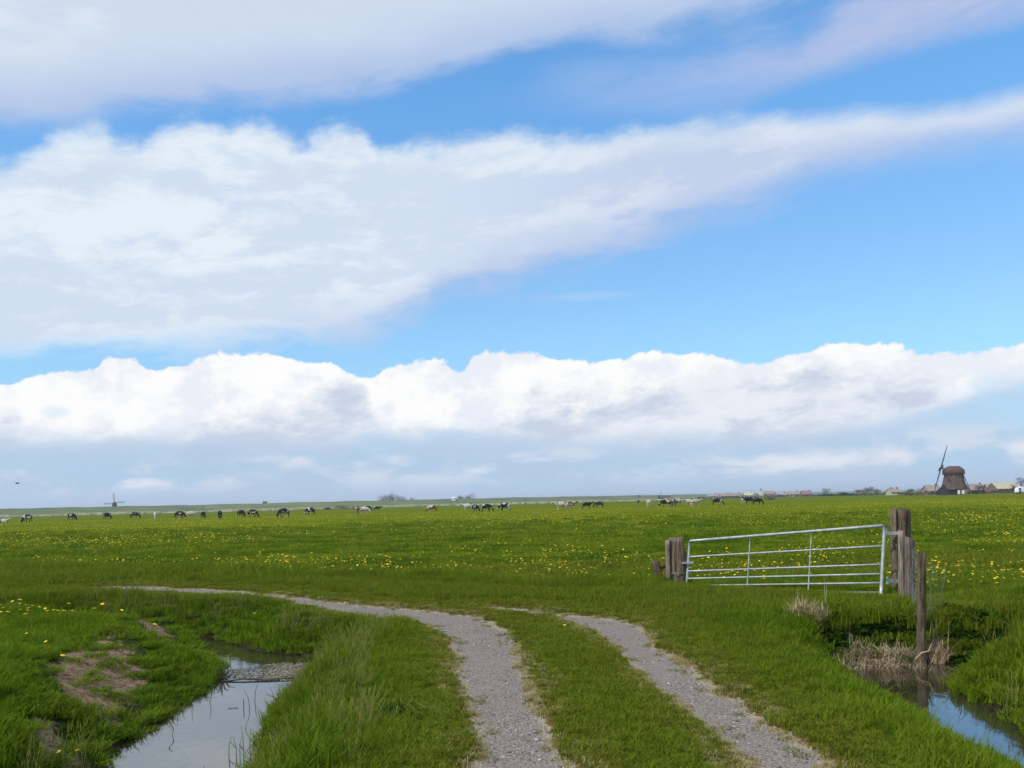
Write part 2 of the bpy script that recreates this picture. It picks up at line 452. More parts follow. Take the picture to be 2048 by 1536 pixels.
def simple(name, c1, c2, scale=4.0, rough=0.85, spec=0.2, bump=0.0, coord='Object', metal=0.0, stretch=(1, 1, 1), lo=.35, hi=.65):
    mt, n, b = material(name, rough, spec)
    co = n.new('ShaderNodeTexCoord').outputs[coord]
    mp = n.new('ShaderNodeMapping'); n.put(mp.inputs[0], co); mp.inputs['Scale'].default_value = stretch
    x = n.noise(mp.outputs[0], scale, 6, .6)
    n.put(b.inputs['Base Color'], n.mix(n.ss(x, lo, hi), c1, c2))
    b.inputs['Metallic'].default_value = metal
    if bump:
        bp = n.new('ShaderNodeBump'); bp.inputs['Strength'].default_value = 1.0; bp.inputs['Distance'].default_value = bump
        n.put(bp.inputs['Height'], x); n.put(b.inputs['Normal'], bp.outputs[0])
    return mt

def grass_colour(n, tone, rnd=None):
    """shared colour of the sward: lush green to olive by tone, patchy by place"""
    pos = n.new('ShaderNodeNewGeometry').outputs['Position']
    big = n.noise(pos, 0.55, 3, .55); mid = n.noise(pos, 2.6, 3, .6)
    lush = n.mix(n.ss(big, .36, .62), (.056, .142, .003), (.125, .215, .005))
    oliv = n.mix(n.ss(mid, .34, .66), (.185, .160, .022), (.140, .178, .012))
    c = n.mix(tone, lush, oliv)
    c = n.mix(n.mul(n.ss(mid, .54, .70), .45), c, (.165, .155, .030))
    sm = n.noise(pos, 8.0, 3, .6)
    c = n.mix(n.mul(n.ss(sm, .50, .34), .62), c, (.022, .064, .003))
    c = n.mix(n.mul(n.ss(n.noise(pos, 1.3, 4, .65), .52, .66), .40), c, (.150, .140, .016))
    c = n.mix(n.mul(n.ss(sm, .56, .74), .40), c, (.155, .215, .012))
    px_, py_, pz_ = n.xyz(pos)
    bnd = n.add(n.mul(n.noise(n.vec(n.mul(px_, .45), py_, 0), .42, 5, .62), .6), n.mul(big, .4))
    c = n.mix(n.ss(tone, 1.0, 1.8), c, n.mix(n.ss(bnd, .41, .59), (.046, .122, .003), (.225, .265, .014)))
    c = n.mix(n.mul(n.mul(n.ss(tone, 1.0, 1.8), n.ss(mid, .48, .36)), .5), c, (.030, .085, .003))
    if rnd is not None: c = n.mix(n.mul(rnd, .50), c, (.175, .235, .014))
    return c

# blades
def blade_material(name, dry=0.0):
    mt, n, b = material(name, .75, .06)
    rnd = n.new('ShaderNodeObjectInfo').outputs['Random']
    tone = n.attr('tone', 'INSTANCER')
    c = grass_colour(n, tone, rnd)
    if dry > 0: c = n.mix(n.mul(n.ss(rnd, .0, .9, .75, 1.0), dry), c, (.42, .33, .17))
    n.put(b.inputs['Base Color'], c)
    tr = n.new('ShaderNodeBsdfTranslucent'); n.put(tr.inputs[0], n.mix(1.0, c, (1.1, 1.15, .6, 1), 'MULTIPLY'))
    mx = n.new('ShaderNodeMixShader'); mx.inputs[0].default_value = .35
    n.t.links.new(b.outputs[0], mx.inputs[1]); n.t.links.new(tr.outputs[0], mx.inputs[2])
    n.t.links.new(mx.outputs[0], n.t.nodes['Material Output'].inputs[0])
    return mt
M_grass = blade_material('grass_blades')
M_dry = blade_material('dry_grass_blades', 1.0)
M_straw = simple('straw_blades', (.24, .165, .09), (.66, .52, .33), 9, .8, .1, coord='Generated')
M_stem = simple('green_stem', (.10, .19, .04), (.14, .22, .05))
M_yel = simple('yellow_petals', (.68, .47, .01), (.80, .62, .03), 40, .6)
M_clock = simple('seed_head', (.55, .55, .48), (.7, .7, .62), 60, .9)
M_twig = simple('dark_twig', (.05, .04, .028), (.10, .08, .05), 12)
M_reed = simple('dry_reed', (.36, .28, .16), (.50, .42, .26), 9)

# ground
M_ground, n, b = material('meadow_ground', .95, .0)
pos = n.new('ShaderNodeNewGeometry').outputs['Position']
gx, gy, gz = n.xyz(pos)
dist = n.m('SQRT', n.add(n.mul(gx, gx), n.mul(gy, gy)))
tone = n.attr('tone')
fine = n.noise(pos, 38.0, 4, .7); med = n.noise(pos, 7.0, 4, .6)
near_c = n.mix(n.ss(med, .35, .65), (.020, .034, .008), (.048, .062, .018))
far_c = grass_colour(n, tone)
# far pasture: grazed bands, buttercup and dandelion haze
pv = n.vec(n.mul(gx, .35), gy, 0)
b1 = n.noise(pv, .10, 4, .6); b2 = n.noise(pv, .9, 5, .65); b3 = n.noise(n.vec(n.mul(gx, .5), gy, 0), .022, 3, .5)
past = n.mix(n.ss(b1, .36, .62), (.078, .122, .004), (.135, .158, .007))
past = n.mix(n.mul(n.ss(b2, .52, .68), .55), past, (.190, .160, .010))
past = n.mix(n.mul(n.ss(b3, .45, .62), .45), past, (.140, .145, .010))
past = n.mix(n.mul(n.ss(b2, .46, .30), .6), past, (.035, .085, .010))
farmix = n.ss(dist, 18.0, 75.0)
c = n.mix(farmix, near_c, past)
c = n.mix(n.mul(n.ss(dist, 260, 520), .7), c, (.085, .120, .018))
sd = n.attr('bare'); eb = n.add(sd, n.mul(n.sub(med, .5), .5))
soil = n.mix(n.ss(n.add(n.mul(fine, .5), n.mul(n.noise(pos, 14.0, 5, .7), .5)), .40, .58), (.095, .064, .038), (.285, .195, .120))
c = n.mix(n.ss(eb, -.05, .10), c, soil)
wt = n.attr('wet')
mud = n.mix(n.ss(med, .4, .6), (.028, .020, .013), (.055, .040, .024))
c = n.mix(n.ss(n.add(wt, n.mul(n.sub(med, .5), .16)), -.16, .0), c, mud)
# gravel
gd = n.attr('gravel')
eg = n.add(gd, n.add(n.mul(n.sub(n.noise(pos, 2.6, 4, .65), .5), .30), n.mul(n.sub(n.noise(pos, 12.0, 4, .6), .5), .22)))
peb = n.new('ShaderNodeTexVoronoi'); n.put(peb.inputs['Vector'], pos); peb.inputs['Scale'].default_value = 46
pc = n.xyz(peb.outputs['Color'])[0]
g1 = n.mix(n.ss(pc, .1, .9), (.190, .158, .136), (.330, .280, .242))
g1 = n.mix(n.ss(n.noise(pos, 1.7, 5, .6), .38, .66), g1, (.27, .235, .204))
g1 = n.mix(n.mul(n.ss(n.noise(pos, 90, 2, .5), .60, .72), .7), g1, (.10, .09, .085))
g1 = n.mix(n.mul(n.ss(peb.outputs['Distance'], .45, .8), .5), g1, (.12, .11, .10))
tan_ = n.mix(n.ss(fine, .35, .65), (.34, .26, .15), (.44, .37, .25))
g1 = n.mix(n.mul(n.ss(eg, .14, .0), .65), g1, tan_)
brown = n.mix(n.ss(med, .35, .65), (.17, .095, .040), (.13, .115, .045))
c = n.mix(n.mul(n.ss(eg, -.20, -.02), .9), c, brown)
c = n.mix(n.ss(eg, -.02, .03), c, g1)
n.put(b.inputs['Base Color'], c)
bp = n.new('ShaderNodeBump'); bp.inputs['Distance'].default_value = .02; bp.inputs['Strength'].default_value = .8
hgt = n.add(n.mul(n.ss(eg, -.02, .05), n.mul(peb.outputs['Distance'], -1.0)), n.mul(fine, .7))
n.put(bp.inputs['Height'], hgt)
bp2 = n.new('ShaderNodeBump'); bp2.inputs['Distance'].default_value = .35; bp2.inputs['Strength'].default_value = .6
n.put(bp2.inputs['Height'], n.mul(b2, n.ss(dist, 25, 60))); n.put(bp2.inputs['Normal'], bp.outputs[0])
n.put(b.inputs['Normal'], bp2.outputs[0])

# ------------------------------------------------------------------ terrain
def axis(lo, hi, step, far_lo, far_hi, g=1.14):
    a = list(np.arange(lo, hi + 1e-6, step))
    s = step; v = hi
    while v < far_hi: s *= g; v += s; a.append(min(v, far_hi))
    s = step; v = lo; pre = []
    while v > far_lo: s *= g; v -= s; pre.append(max(v, far_lo))
    return np.array(pre[::-1] + a)
xs = axis(-9, 9.5, .075, -9000, 9000, 1.13); ys = axis(3.5, 20, .075, -9000, 12000, 1.09)
X, Y = np.meshgrid(xs, ys)
Z, GR, WT, PD = fields(X, Y)
rowd = np.hypot(X, Y)
bare = np.full(X.shape, -9.0)
for P in BARE: bare = np.maximum(bare, polysd(X, Y, P)[0])
def tone_at(x, y, g, pd):
    t = 0.35 + (vn(x, y, 1.6, 31) - .5) * .5
    t = t + .50 * sst(g, -.8, -.05)                              # beside the gravel
    t = np.where((x > -1) & (x < 2.6) & (y < 13), t + .15, t)
    verge = sst(pd, -6, -3.5) * (1 - sst(pd, -.6, .3))
    t = t + .45 * verge
    t = np.where(pd > 0, .30 + (vn(x, y, 5, 33) - .5) * .5, t)
    left = (x < -3.2) & (y < 16)
    t = np.where(left, t * .35, t)
    nearr = (x > 2.6) & (x < 4.2) & (y < 12)
    t = np.where(nearr, t * .75, t)
    t = np.clip(t, 0, 1)
    return t + (sst(pd, .8, 5) * sst(y, 14, 30)) * (1 - t + .75)
TN = tone_at(X, Y, GR, PD)
ny, nx = X.shape
idx = np.arange(nx * ny).reshape(ny, nx)
quads = np.stack([idx[:-1, :-1], idx[:-1, 1:], idx[1:, 1:], idx[1:, :-1]], -1).reshape(-1, 4)
me = bpy.data.meshes.new('ground')
me.vertices.add(nx * ny); me.vertices.foreach_set('co', np.stack([X, Y, Z], -1).ravel())
me.loops.add(quads.size); me.loops.foreach_set('vertex_index', quads.ravel().astype(np.int32))
me.polygons.add(len(quads)); me.polygons.foreach_set('loop_start', (np.arange(len(quads)) * 4).astype(np.int32))
me.polygons.foreach_set('use_smooth', np.ones(len(quads), bool))
me.update(calc_edges=True)
for nm, A in (('gravel', np.maximum(GR, -5)), ('bare', np.maximum(bare, -5)), ('wet', np.maximum(WT, -5)), ('tone', TN)):
    me.attributes.new(nm, 'FLOAT', 'POINT').data.foreach_set('value', A.ravel().astype(np.float32))
tag(link('ground', me, None, [M_ground]), 'flat green meadow with gravel wheel tracks', kind='structure')

# water
M_water, n, b = material('ditch_water', .03, .5)
b.inputs['IOR'].default_value = 3.6
pos = n.new('ShaderNodeNewGeometry').outputs['Position']
n.put(b.inputs['Base Color'], n.mix(n.ss(n.noise(pos, .9, 3, .5), .4, .6), (.020, .018, .012), (.034, .028, .018)))
bp = n.new('ShaderNodeBump'); bp.inputs['Distance'].default_value = .004; bp.inputs['Strength'].default_value = .5
wx, wy, wz = n.xyz(pos)
n.put(bp.inputs['Height'], n.add(n.noise(n.vec(wx, n.mul(wy, .55), 0), 9, 3, .5), n.mul(n.noise(n.vec(wx, wy, 0), 1.3, 2, .5), .8)))
n.put(b.inputs['Normal'], bp.outputs[0])
def water_sheet(P, lab):
    from mathutils.geometry import tessellate_polygon
    cx = sum(p[0] for p in P) / len(P); cy = sum(p[1] for p in P) / len(P)
    vs = [(x, y, ZW) for x, y in P]
    tr = tessellate_polygon([[Vector(v) for v in vs]])
    # widen the sheet a little so it runs under the banks
    n_ = len(vs); out = []
    area = sum(vs[i][0] * vs[(i + 1) % n_][1] - vs[(i + 1) % n_][0] * vs[i][1] for i in range(n_))
    sg = 1 if area > 0 else -1
    for i in range(n_):
        a = Vector(vs[i - 1]); c_ = Vector(vs[(i + 1) % n_]); t = (c_ - a).normalized()
        out.append((vs[i][0] + t.y * sg * .05, vs[i][1] - t.x * sg * .05, ZW))
    me = bpy.data.meshes.new('water'); me.from_pydata(out, [], [tuple(t) for t in tr]); me.update()
    bm = bmesh.new(); bm.from_mesh(me); bmesh.ops.recalc_face_normals(bm, faces=bm.faces)
    for f in bm.faces:
        if f.normal.z < 0: f.normal_flip()
    bm.to_mesh(me); bm.free()
    tag(link('water', me, None, [M_water]), lab, kind='structure')
water_sheet(PWL, 'still ditch water at the lower left')
water_sheet(PWR, 'still ditch water at the lower right')

# ------------------------------------------------------------------ scatter of ground cover (geometry nodes)
def hidden_collection(name, objs):
    c_ = bpy.data.collections.new(name)
    for o in objs: c_.objects.link(o)
    return c_

def scatter(name, P, rot, scl, pick, tone, protos, label, mats=()):
    me = bpy.data.meshes.new(name)
    k = len(P)
    me.vertices.add(k); me.vertices.foreach_set('co', np.asarray(P, float).ravel())
    def at_(nm, typ, data):
        a = me.attributes.new(nm, typ, 'POINT')
        a.data.foreach_set('vector' if typ == 'FLOAT_VECTOR' else 'value', np.asarray(data).ravel())
    at_('rot', 'FLOAT_VECTOR', np.asarray(rot, np.float32)); at_('scl', 'FLOAT_VECTOR', np.asarray(scl, np.float32))
    at_('pick', 'INT', np.asarray(pick, np.int32)); at_('tone', 'FLOAT', np.asarray(tone, np.float32))
    me.update()
    o = link(name, me, None, mats)
    g = bpy.data.node_groups.new(name + '_scatter', 'GeometryNodeTree')
    g.interface.new_socket('Geometry', in_out='INPUT', socket_type='NodeSocketGeometry')
    g.interface.new_socket('Geometry', in_out='OUTPUT', socket_type='NodeSocketGeometry')
    gi = g.nodes.new('NodeGroupInput'); go = g.nodes.new('NodeGroupOutput')
    ci = g.nodes.new('GeometryNodeCollectionInfo'); ci.inputs['Collection'].default_value = hidden_collection(name + '_protos', protos)
    ci.inputs['Separate Children'].default_value = True; ci.inputs['Reset Children'].default_value = True
    ip = g.nodes.new('GeometryNodeInstanceOnPoints'); ip.inputs['Pick Instance'].default_value = True
    def na(nm, typ):
        a = g.nodes.new('GeometryNodeInputNamedAttribute'); a.data_type = typ; a.inputs[0].default_value = nm
        return a.outputs[0]
    e2r = g.nodes.new('FunctionNodeEulerToRotation')
    L = g.links.new
    L(gi.outputs[0], ip.inputs['Points']); L(ci.outputs[0], ip.inputs['Instance'])
    L(na('pick', 'INT'), ip.inputs['Instance Index']); L(na('rot', 'FLOAT_VECTOR'), e2r.inputs[0])
    L(e2r.outputs[0], ip.inputs['Rotation']); L(na('scl', 'FLOAT_VECTOR'), ip.inputs['Scale'])
    L(ip.outputs[0], go.inputs[0])
    md = o.modifiers.new('scatter', 'NODES'); md.node_group = g
    tag(o, label, kind='stuff')
    return o

def blade_patch(nb, rad, h, w, lean, mat, name, curl=.5, wild=0.25):
    V = []; Fc = []
    for i in range(nb):
        r = rad * math.sqrt(random.random()); a = random.random() * 6.283
        bx, by = r * math.cos(a), r * math.sin(a)
        hh = h * random.uniform(.55, 1.1) * (1.5 if random.random() < wild * .3 else 1)
        d = random.random() * 6.283; ln = lean * random.uniform(.3, 1.3) * hh
        f = d + 1.57 + random.uniform(-.6, .6); ww = w * random.uniform(.6, 1.3)
        ux, uy = math.cos(f) * ww, math.sin(f) * ww; lx, ly = math.cos(d) * ln, math.sin(d) * ln
        k = len(V)
        V += [(bx - ux, by - uy, -.03), (bx + ux, by + uy, -.03),
              (bx + lx * .35 - ux * .8, by + ly * .35 - uy * .8, hh * .55), (bx + lx * .35 + ux * .8, by + ly * .35 + uy * .8, hh * .55),
              (bx + lx, by + ly, hh * (1 - curl * .25 * abs(ln / hh)))]
        Fc += [(k, k + 1, k + 3, k + 2), (k + 2, k + 3, k + 4)]
    me = bpy.data.meshes.new(name); me.from_pydata(V, [], Fc); me.materials.append(mat); me.update()
    return bpy.data.objects.new(name, me)

def ring_points(r0, r1, cell, xa=.72, back=0):
    """jittered grid over the part of the ground in (or beside) view between two distances"""
    ys_ = np.arange(r0, r1, cell); out = []
    for yy in ys_:
        half = yy * xa + 1.6
        xx = np.arange(-half, half, cell)
        out.append(np.stack([xx + (rng.random(len(xx)) - .5) * cell * 1.2, yy + (rng.random(len(xx)) - .5) * cell * 1.2], -1))
    return np.concatenate(out)

protos_low = [blade_patch(230, .17, .075, .0035, .75, M_grass, 'low_%d' % i) for i in range(4)]
protos_mid = [blade_patch(190, .17, .15, .0042, .6, M_grass, 'mid_%d' % i) for i in range(4)]
protos_tall = [blade_patch(110, .15, .34, .0048, .45, M_grass, 'tall_%d' % i) for i in range(4)]
protos_edge = [blade_patch(34, .055, .045, .003, 1.0, M_grass, 'edge_%d' % i) for i in range(4)]
protos_coarse = [blade_patch(170, .42, .15, .010, .7, M_grass, 'wide_%d' % i) for i in range(4)]
PROT = protos_low + protos_mid + protos_tall + protos_coarse + protos_edge
for i, o in enumerate(PROT): o.name = 'blade_patch_%02d' % i
gp, gs, gk, gt, gr_ = [], [], [], [], []
def cover(P, sizef, kind=None):
    x, y = P[:, 0], P[:, 1]
    z, g, w, pd = fields(x, y)
    edge_n = (vn(x, y, .35, 51) - .5) * .30 + (vn(x, y, .09, 52) - .5) * .14
    keep = (g + edge_n * .8 < (-.17 if kind != 4 else .16)) & (w < (-.06 if kind != 4 else 0))
    if kind == 4: keep &= (g + edge_n > -.30) & (rng.random(len(x)) < .035 + .965 * sst(-(g + edge_n * .5), -.03, .13))
    bad = np.full(x.shape, -9.0)
    for Q in BARE: bad = np.maximum(bad, polysd(x, y, Q)[0])
    keep &= ~((bad + (vn(x, y, .3, 53) - .5) * .40 > -.12) & (rng.random(len(x)) > .11))
    keep &= ~((w > -.14) & (rng.random(len(x)) < .45))
    # bare strip at the foot of the pond's far bank
    t = tone_at(x, y, g, pd)
    hgt = np.full(x.shape, 1.0)
    k = np.zeros(x.shape, int)
    lush = (x < -3.2) & (y < 16)
    bankr = (w > -1.1) & (w < 0)
    track = (g > -.75)
    mid = (x > -1.2) & (x < 2.4) & (y < 13)
    k = np.where(lush | (pd > 0), 1, 0)
    k = np.where(bankr & ~mid, 1, k)
    ltall = (x > -4) & (x < -1.2) & (w > -.75) & (y < 13)
    k = np.where(ltall & (rng.random(len(x)) < .55 + .45 * (vn(x, y, .7, 61) > .5)), 2, k)
    rt = (x > 4.6) & (y < 11.2)
    k = np.where(rt & (rng.random(len(x)) < .35), 2, k)
    far_bank = (pd > -5) & (pd < 0) & (x < -2.2) & (w > -.9)
    k = np.where(far_bank & (rng.random(len(x)) < .3), 2, k)
    hgt = np.where(k == 2, .35 + .45 * vn(x, y, .8, 62), hgt)
    hgt = np.where(k == 1, .35 + .7 * vn(x, y, .9, 63), hgt)
    hgt = np.where((w > -.35) & (k > 0), hgt * .6, hgt)
    hgt = np.where(bad > -.5, hgt * .5, hgt)
    hgt = np.where(k == 0, .45 + .9 * sst(-g, .1, 1.2) + .4 * (vn(x, y, .6, 64) - .5), hgt)
    hgt = np.where((pd > -.5) & (pd < .9), hgt * 1.5, hgt)
    hgt = np.where((g > -.9) & (y > 13), hgt * .55, hgt)
    gd_ = np.abs((x - 3.5) * .794 + (y - 17.6) * .608); ong = (x > 2.8) & (x < 7) & (y > 13)
    hgt = np.where(ong, hgt * (1 - .55 * np.exp(-(gd_ / .8) ** 2)), hgt)
    pick = k * 4 + rng.integers(0, 4, len(x))
    if kind is not None: pick = kind * 4 + rng.integers(0, 4, len(x)); hgt = np.clip(hgt, .5, 1.4)
    m_ = keep
    s_ = sizef * rng.uniform(.85, 1.2, len(x))
    gp.append(np.stack([x, y, z], -1)[m_]); gs.append(np.stack([s_, s_, s_ * hgt * rng.uniform(.85, 1.15, len(x))], -1)[m_])
    gk.append(pick[m_]); gt.append(t[m_]); gr_.append(np.stack([rng.normal(0, .06, len(x)), rng.normal(0, .06, len(x)), rng.random(len(x)) * 6.283], -1)[m_])
cover(ring_points(4.2, 11, .105), .95)
cover(ring_points(11, 20, .18), 1.15)
q_ = np.stack(np.meshgrid(np.arange(-7.5, 3.2, .05), np.arange(4.3, 19, .05)), -1).reshape(-1, 2)
q_ = q_ + (rng.random(q_.shape) - .5) * .06
gg = np.maximum(polysd(q_[:, 0], q_[:, 1], G1)[0], polysd(q_[:, 0], q_[:, 1], G2)[0])
cover(q_[(gg > -.42) & (gg < .22)], 1.0, 4)
cover(ring_points(20, 36, .36), .95, 3)
fq = ring_points(36, 95, .80)
fq = fq[rng.random(len(fq)) > sst(fq[:, 1], 45, 95)]
cover(fq, 1.4, 3)
C = np.concatenate
scatter('grass', C(gp), C(gr_), C(gs), C(gk), C(gt), PROT, 'green grass growing over the meadow, verge and banks', [M_grass])
print('grass patches', sum(len(a) for a in gp))
# ------------------------------------------------------------------ gravel stones
M_stone, n, b = material('stone', .9, .2)
oi = n.new('ShaderNodeObjectInfo').outputs['Random']
sc_ = n.mix(n.ss(oi, .0, .75), (.17, .142, .124), (.33, .285, .25)); sc_ = n.mix(n.ss(oi, .92, .96), sc_, (.52, .48, .45))
n.put(b.inputs['Base Color'], n.mix(n.ss(oi, .965, .97), sc_, (.07, .065, .06)))
def pebble(i):
    bm = bmesh.new(); bmesh.ops.create_icosphere(bm, subdivisions=1, radius=1)
    r_ = random.Random(i)
    for v in bm.verts: v.co = Vector((v.co.x * r_.uniform(.8, 1.3), v.co.y * r_.uniform(.8, 1.2), v.co.z * r_.uniform(.4, .65)))
    me = bpy.data.meshes.new('pebble'); bm.to_mesh(me); bm.free(); me.materials.append(M_stone)
    return bpy.data.objects.new('pebble_%d' % i, me)
P = []
for (a0_, a1_, cell) in ((4.2, 8.0, .021), (8.0, 12.5, .038)):
    q = np.stack(np.meshgrid(np.arange(-1.2, 3.0, cell), np.arange(a0_, a1_, cell)), -1).reshape(-1, 2)
    P.append(q + (rng.random(q.shape) - .5) * cell * 1.3)
P = np.concatenate(P)
z, g, w_, pd = fields(P[:, 0], P[:, 1])
kp = (g + (vn(P[:, 0], P[:, 1], .12, 71) - .5) * .25 > .02) & (rng.random(len(P)) < .12 + .40 * (vn(P[:, 0], P[:, 1], .5, 72) > .45))
P = P[kp]; z = z[kp]; k = len(P)
sz = rng.gamma(3.0, .0016, k).clip(.0025, .015) * (1 + .03 * P[:, 1])
scatter('gravel', np.stack([P[:, 0], P[:, 1], z + sz * .2], -1), np.stack([rng.normal(0, .2, k), rng.normal(0, .2, k), rng.random(k) * 6.3], -1),
        np.stack([sz, sz, sz], -1), rng.integers(0, 4, k), np.zeros(k), [pebble(i) for i in range(4)], 'loose grey gravel on the wheel tracks', [M_stone])
print('pebbles', k)

# ------------------------------------------------------------------ dandelions
def dandelion_mesh(name, r=.021, stem=.15, seed=0, head=None):
    b_ = MB(); r_ = random.Random(seed)
    lx, ly = r_.uniform(-.03, .03), r_.uniform(-.03, .03)
    b_.tube([(0, 0, -.03), (lx * .4, ly * .4, stem * .6), (lx, ly, stem)], [.003, .0028, .0025], 4, 0)
    c_ = Vector((lx, ly, stem)); nn = 12
    tx = r_.uniform(-.5, .5); ty = r_.uniform(-.5, .5)
    rot = Matrix.Rotation(tx, 4, 'X') @ Matrix.Rotation(ty, 4, 'Y')
    vs = []
    for rr, zz in ((.2, -.25), (.95, .05), (1.0, .22), (.62, .5)):
        for j in range(nn):
            q = rr * (1 + (.14 if j % 2 else -.06)); a = 2 * math.pi * j / nn
            vs.append(c_ + rot @ Vector((q * r * math.cos(a), q * r * math.sin(a), zz * r)))
    vs.append(c_ + rot @ Vector((0, 0, .55 * r)))
    fs = [(i * nn + j, i * nn + (j + 1) % nn, (i + 1) * nn + (j + 1) % nn, (i + 1) * nn + j) for i in range(3) for j in range(nn)]
    fs += [(3 * nn + j, 3 * nn + (j + 1) % nn, 4 * nn) for j in range(nn)]
    b_.poly(vs, fs, 1)
    me = b_.mesh(name); me.materials.append(M_stem); me.materials.append(head or M_yel)
    return me
DM = [dandelion_mesh('dandelion', .026, .13 + .02 * i, i) for i in range(5)]
C_ = []
for (a0_, a1_, cell) in ((8.5, 16, .22), (16, 30, .23), (30, 60, .28), (60, 170, .50)):
    q = ring_points(a0_, a1_, cell); C_.append(q)
Q = np.concatenate(C_); rng.shuffle(Q)
z, g, w_, pd = fields(Q[:, 0], Q[:, 1])
x, y = Q[:, 0], Q[:, 1]
clump = vn(x, y * .7, 1.7, 81, 4); big = vn(x * .6, y * .6, 11, 82, 3)
dens = (.08 + .92 * sst(clump, .42, .68)) * (.16 + .84 * sst(big, .28, .56)) * (.95 + .3 * sst(y, 30, 60))
dens = np.where(pd > 1.0, dens * sst(pd, .8, 3.5), 0)
leftf = (pd <= 1.0) & (x < -4.2) & (y > 8.5) & (y < 15.6) & (w_ < -.45)
hot = np.exp(-(((x + 7.5) / 2.0) ** 2 + ((y - 13.8) / .6) ** 2)) * 1.0
dens = np.where(leftf, hot + .045, dens)
kp = rng.random(len(Q)) < dens * np.where(leftf, 1, .68)
Q = Q[kp]; z = z[kp]; y = y[kp]; x = x[kp]; leftf = leftf[kp]
extra = [(-4.35, 6.9)] + [onz(118, 1475, -.12), onz(147, 1466, -.12), onz(1128, 1272, 0), onz(690, 1222, 0)]
view = np.abs(x) < y * .60
order = np.argsort(np.where(view & ~((x > 2.5) & (y < 13.5)), y, 1e6))
nind = 295
mini = order[:nind]; rest = order[nind:]
mi_set = [(x[i], y[i], z[i], leftf[i]) for i in mini] + [(a, c2, h1(a, c2), True) for a, c2 in extra[:3]] + [(a, c2, h1(a, c2), False) for a, c2 in extra[3:]]
for i, (xx, yy, zz, lf) in enumerate(mi_set):
    o = bpy.data.objects.new('dandelion', DM[i % 5])
    s_ = random.uniform(.6, 1.15)
    o.scale = (s_, s_, s_ * random.uniform(.7, 1.05)); o.rotation_euler = (0, 0, random.random() * 6.28); o.location = (xx, yy, zz + .01)
    col.objects.link(o)
    qx = 1024 + F * xx / yy
    zone = ('seen through the bars of the metal gate', 'gate') if 1370 < qx < 1770 and yy > 15 else ('in the pasture just left of the weathered gate post', 'left of gate post') if 1180 < qx <= 1370 else ('in the pasture right of the fence posts', 'right of fence posts') if qx >= 1770 else ('beyond the end of the right wheel track', 'behind right wheel track') if qx > 860 else ('beyond the curving left wheel track', 'behind left wheel track')
    if lf: tag(o, 'yellow dandelion flower in the lush grass left of the ditch', 'dandelion', 'dandelions in the field left of the ditch')
    elif yy < 12: tag(o, 'single yellow dandelion flower in the short grass between the wheel tracks' if xx > 0 else 'single dandelion flower beside the bend of the left wheel track', 'dandelion')
    else: tag(o, 'small yellow dandelion flower ' + zone[0], 'dandelion', 'dandelions ' + zone[1])
k = len(rest)
s_ = rng.gamma(7, .115, k).clip(.4, 1.5) * np.where(y[rest] > 45, 1.1, .88)
scatter('dandelion_meadow', np.stack([x[rest], y[rest], z[rest] + .03], -1), np.stack([rng.normal(0, .15, k), rng.normal(0, .15, k), rng.random(k) * 6.3], -1),
        np.stack([s_, s_, s_], -1), rng.integers(0, 5, k), np.zeros(k), [bpy.data.objects.new('yellow_flower_%d' % i, DM[i]) for i in range(5)],
        'drifts of yellow dandelions through the far pasture', [M_stem])
print('dandelions', k)

# ------------------------------------------------------------------ timber posts
def wood(name, c1, c2, c3):
    mt, n, b = material(name, .92, .15)
    co = n.new('ShaderNodeTexCoord').outputs['Object']
    x_, y_, z_ = n.xyz(co)
    v = n.vec(n.mul(x_, 14), n.mul(y_, 14), n.mul(z_, 1.4))
    a = n.noise(v, 2.4, 6, .65, .4); q = n.noise(co, 5, 4, .6)
    c = n.mix(n.ss(a, .36, .64), c1, c2)
    c = n.mix(n.mul(n.ss(q, .5, .68), .7), c, c3)
    n.put(b.inputs['Base Color'], c)
    bp = n.new('ShaderNodeBump'); bp.inputs['Distance'].default_value = .012; n.put(bp.inputs['Height'], a)
    n.put(b.inputs['Normal'], bp.outputs[0])
    return mt
M_oldwood = wood('old_grey_timber', (.080, .054, .034), (.225, .172, .118), (.15, .145, .075))
M_darkwood = wood('dark_wet_timber', (.048, .033, .021), (.16, .112, .072), (.12, .125, .07))
M_palewood = wood('pale_timber', (.12, .085, .065), (.33, .26, .21), (.25, .21, .17))
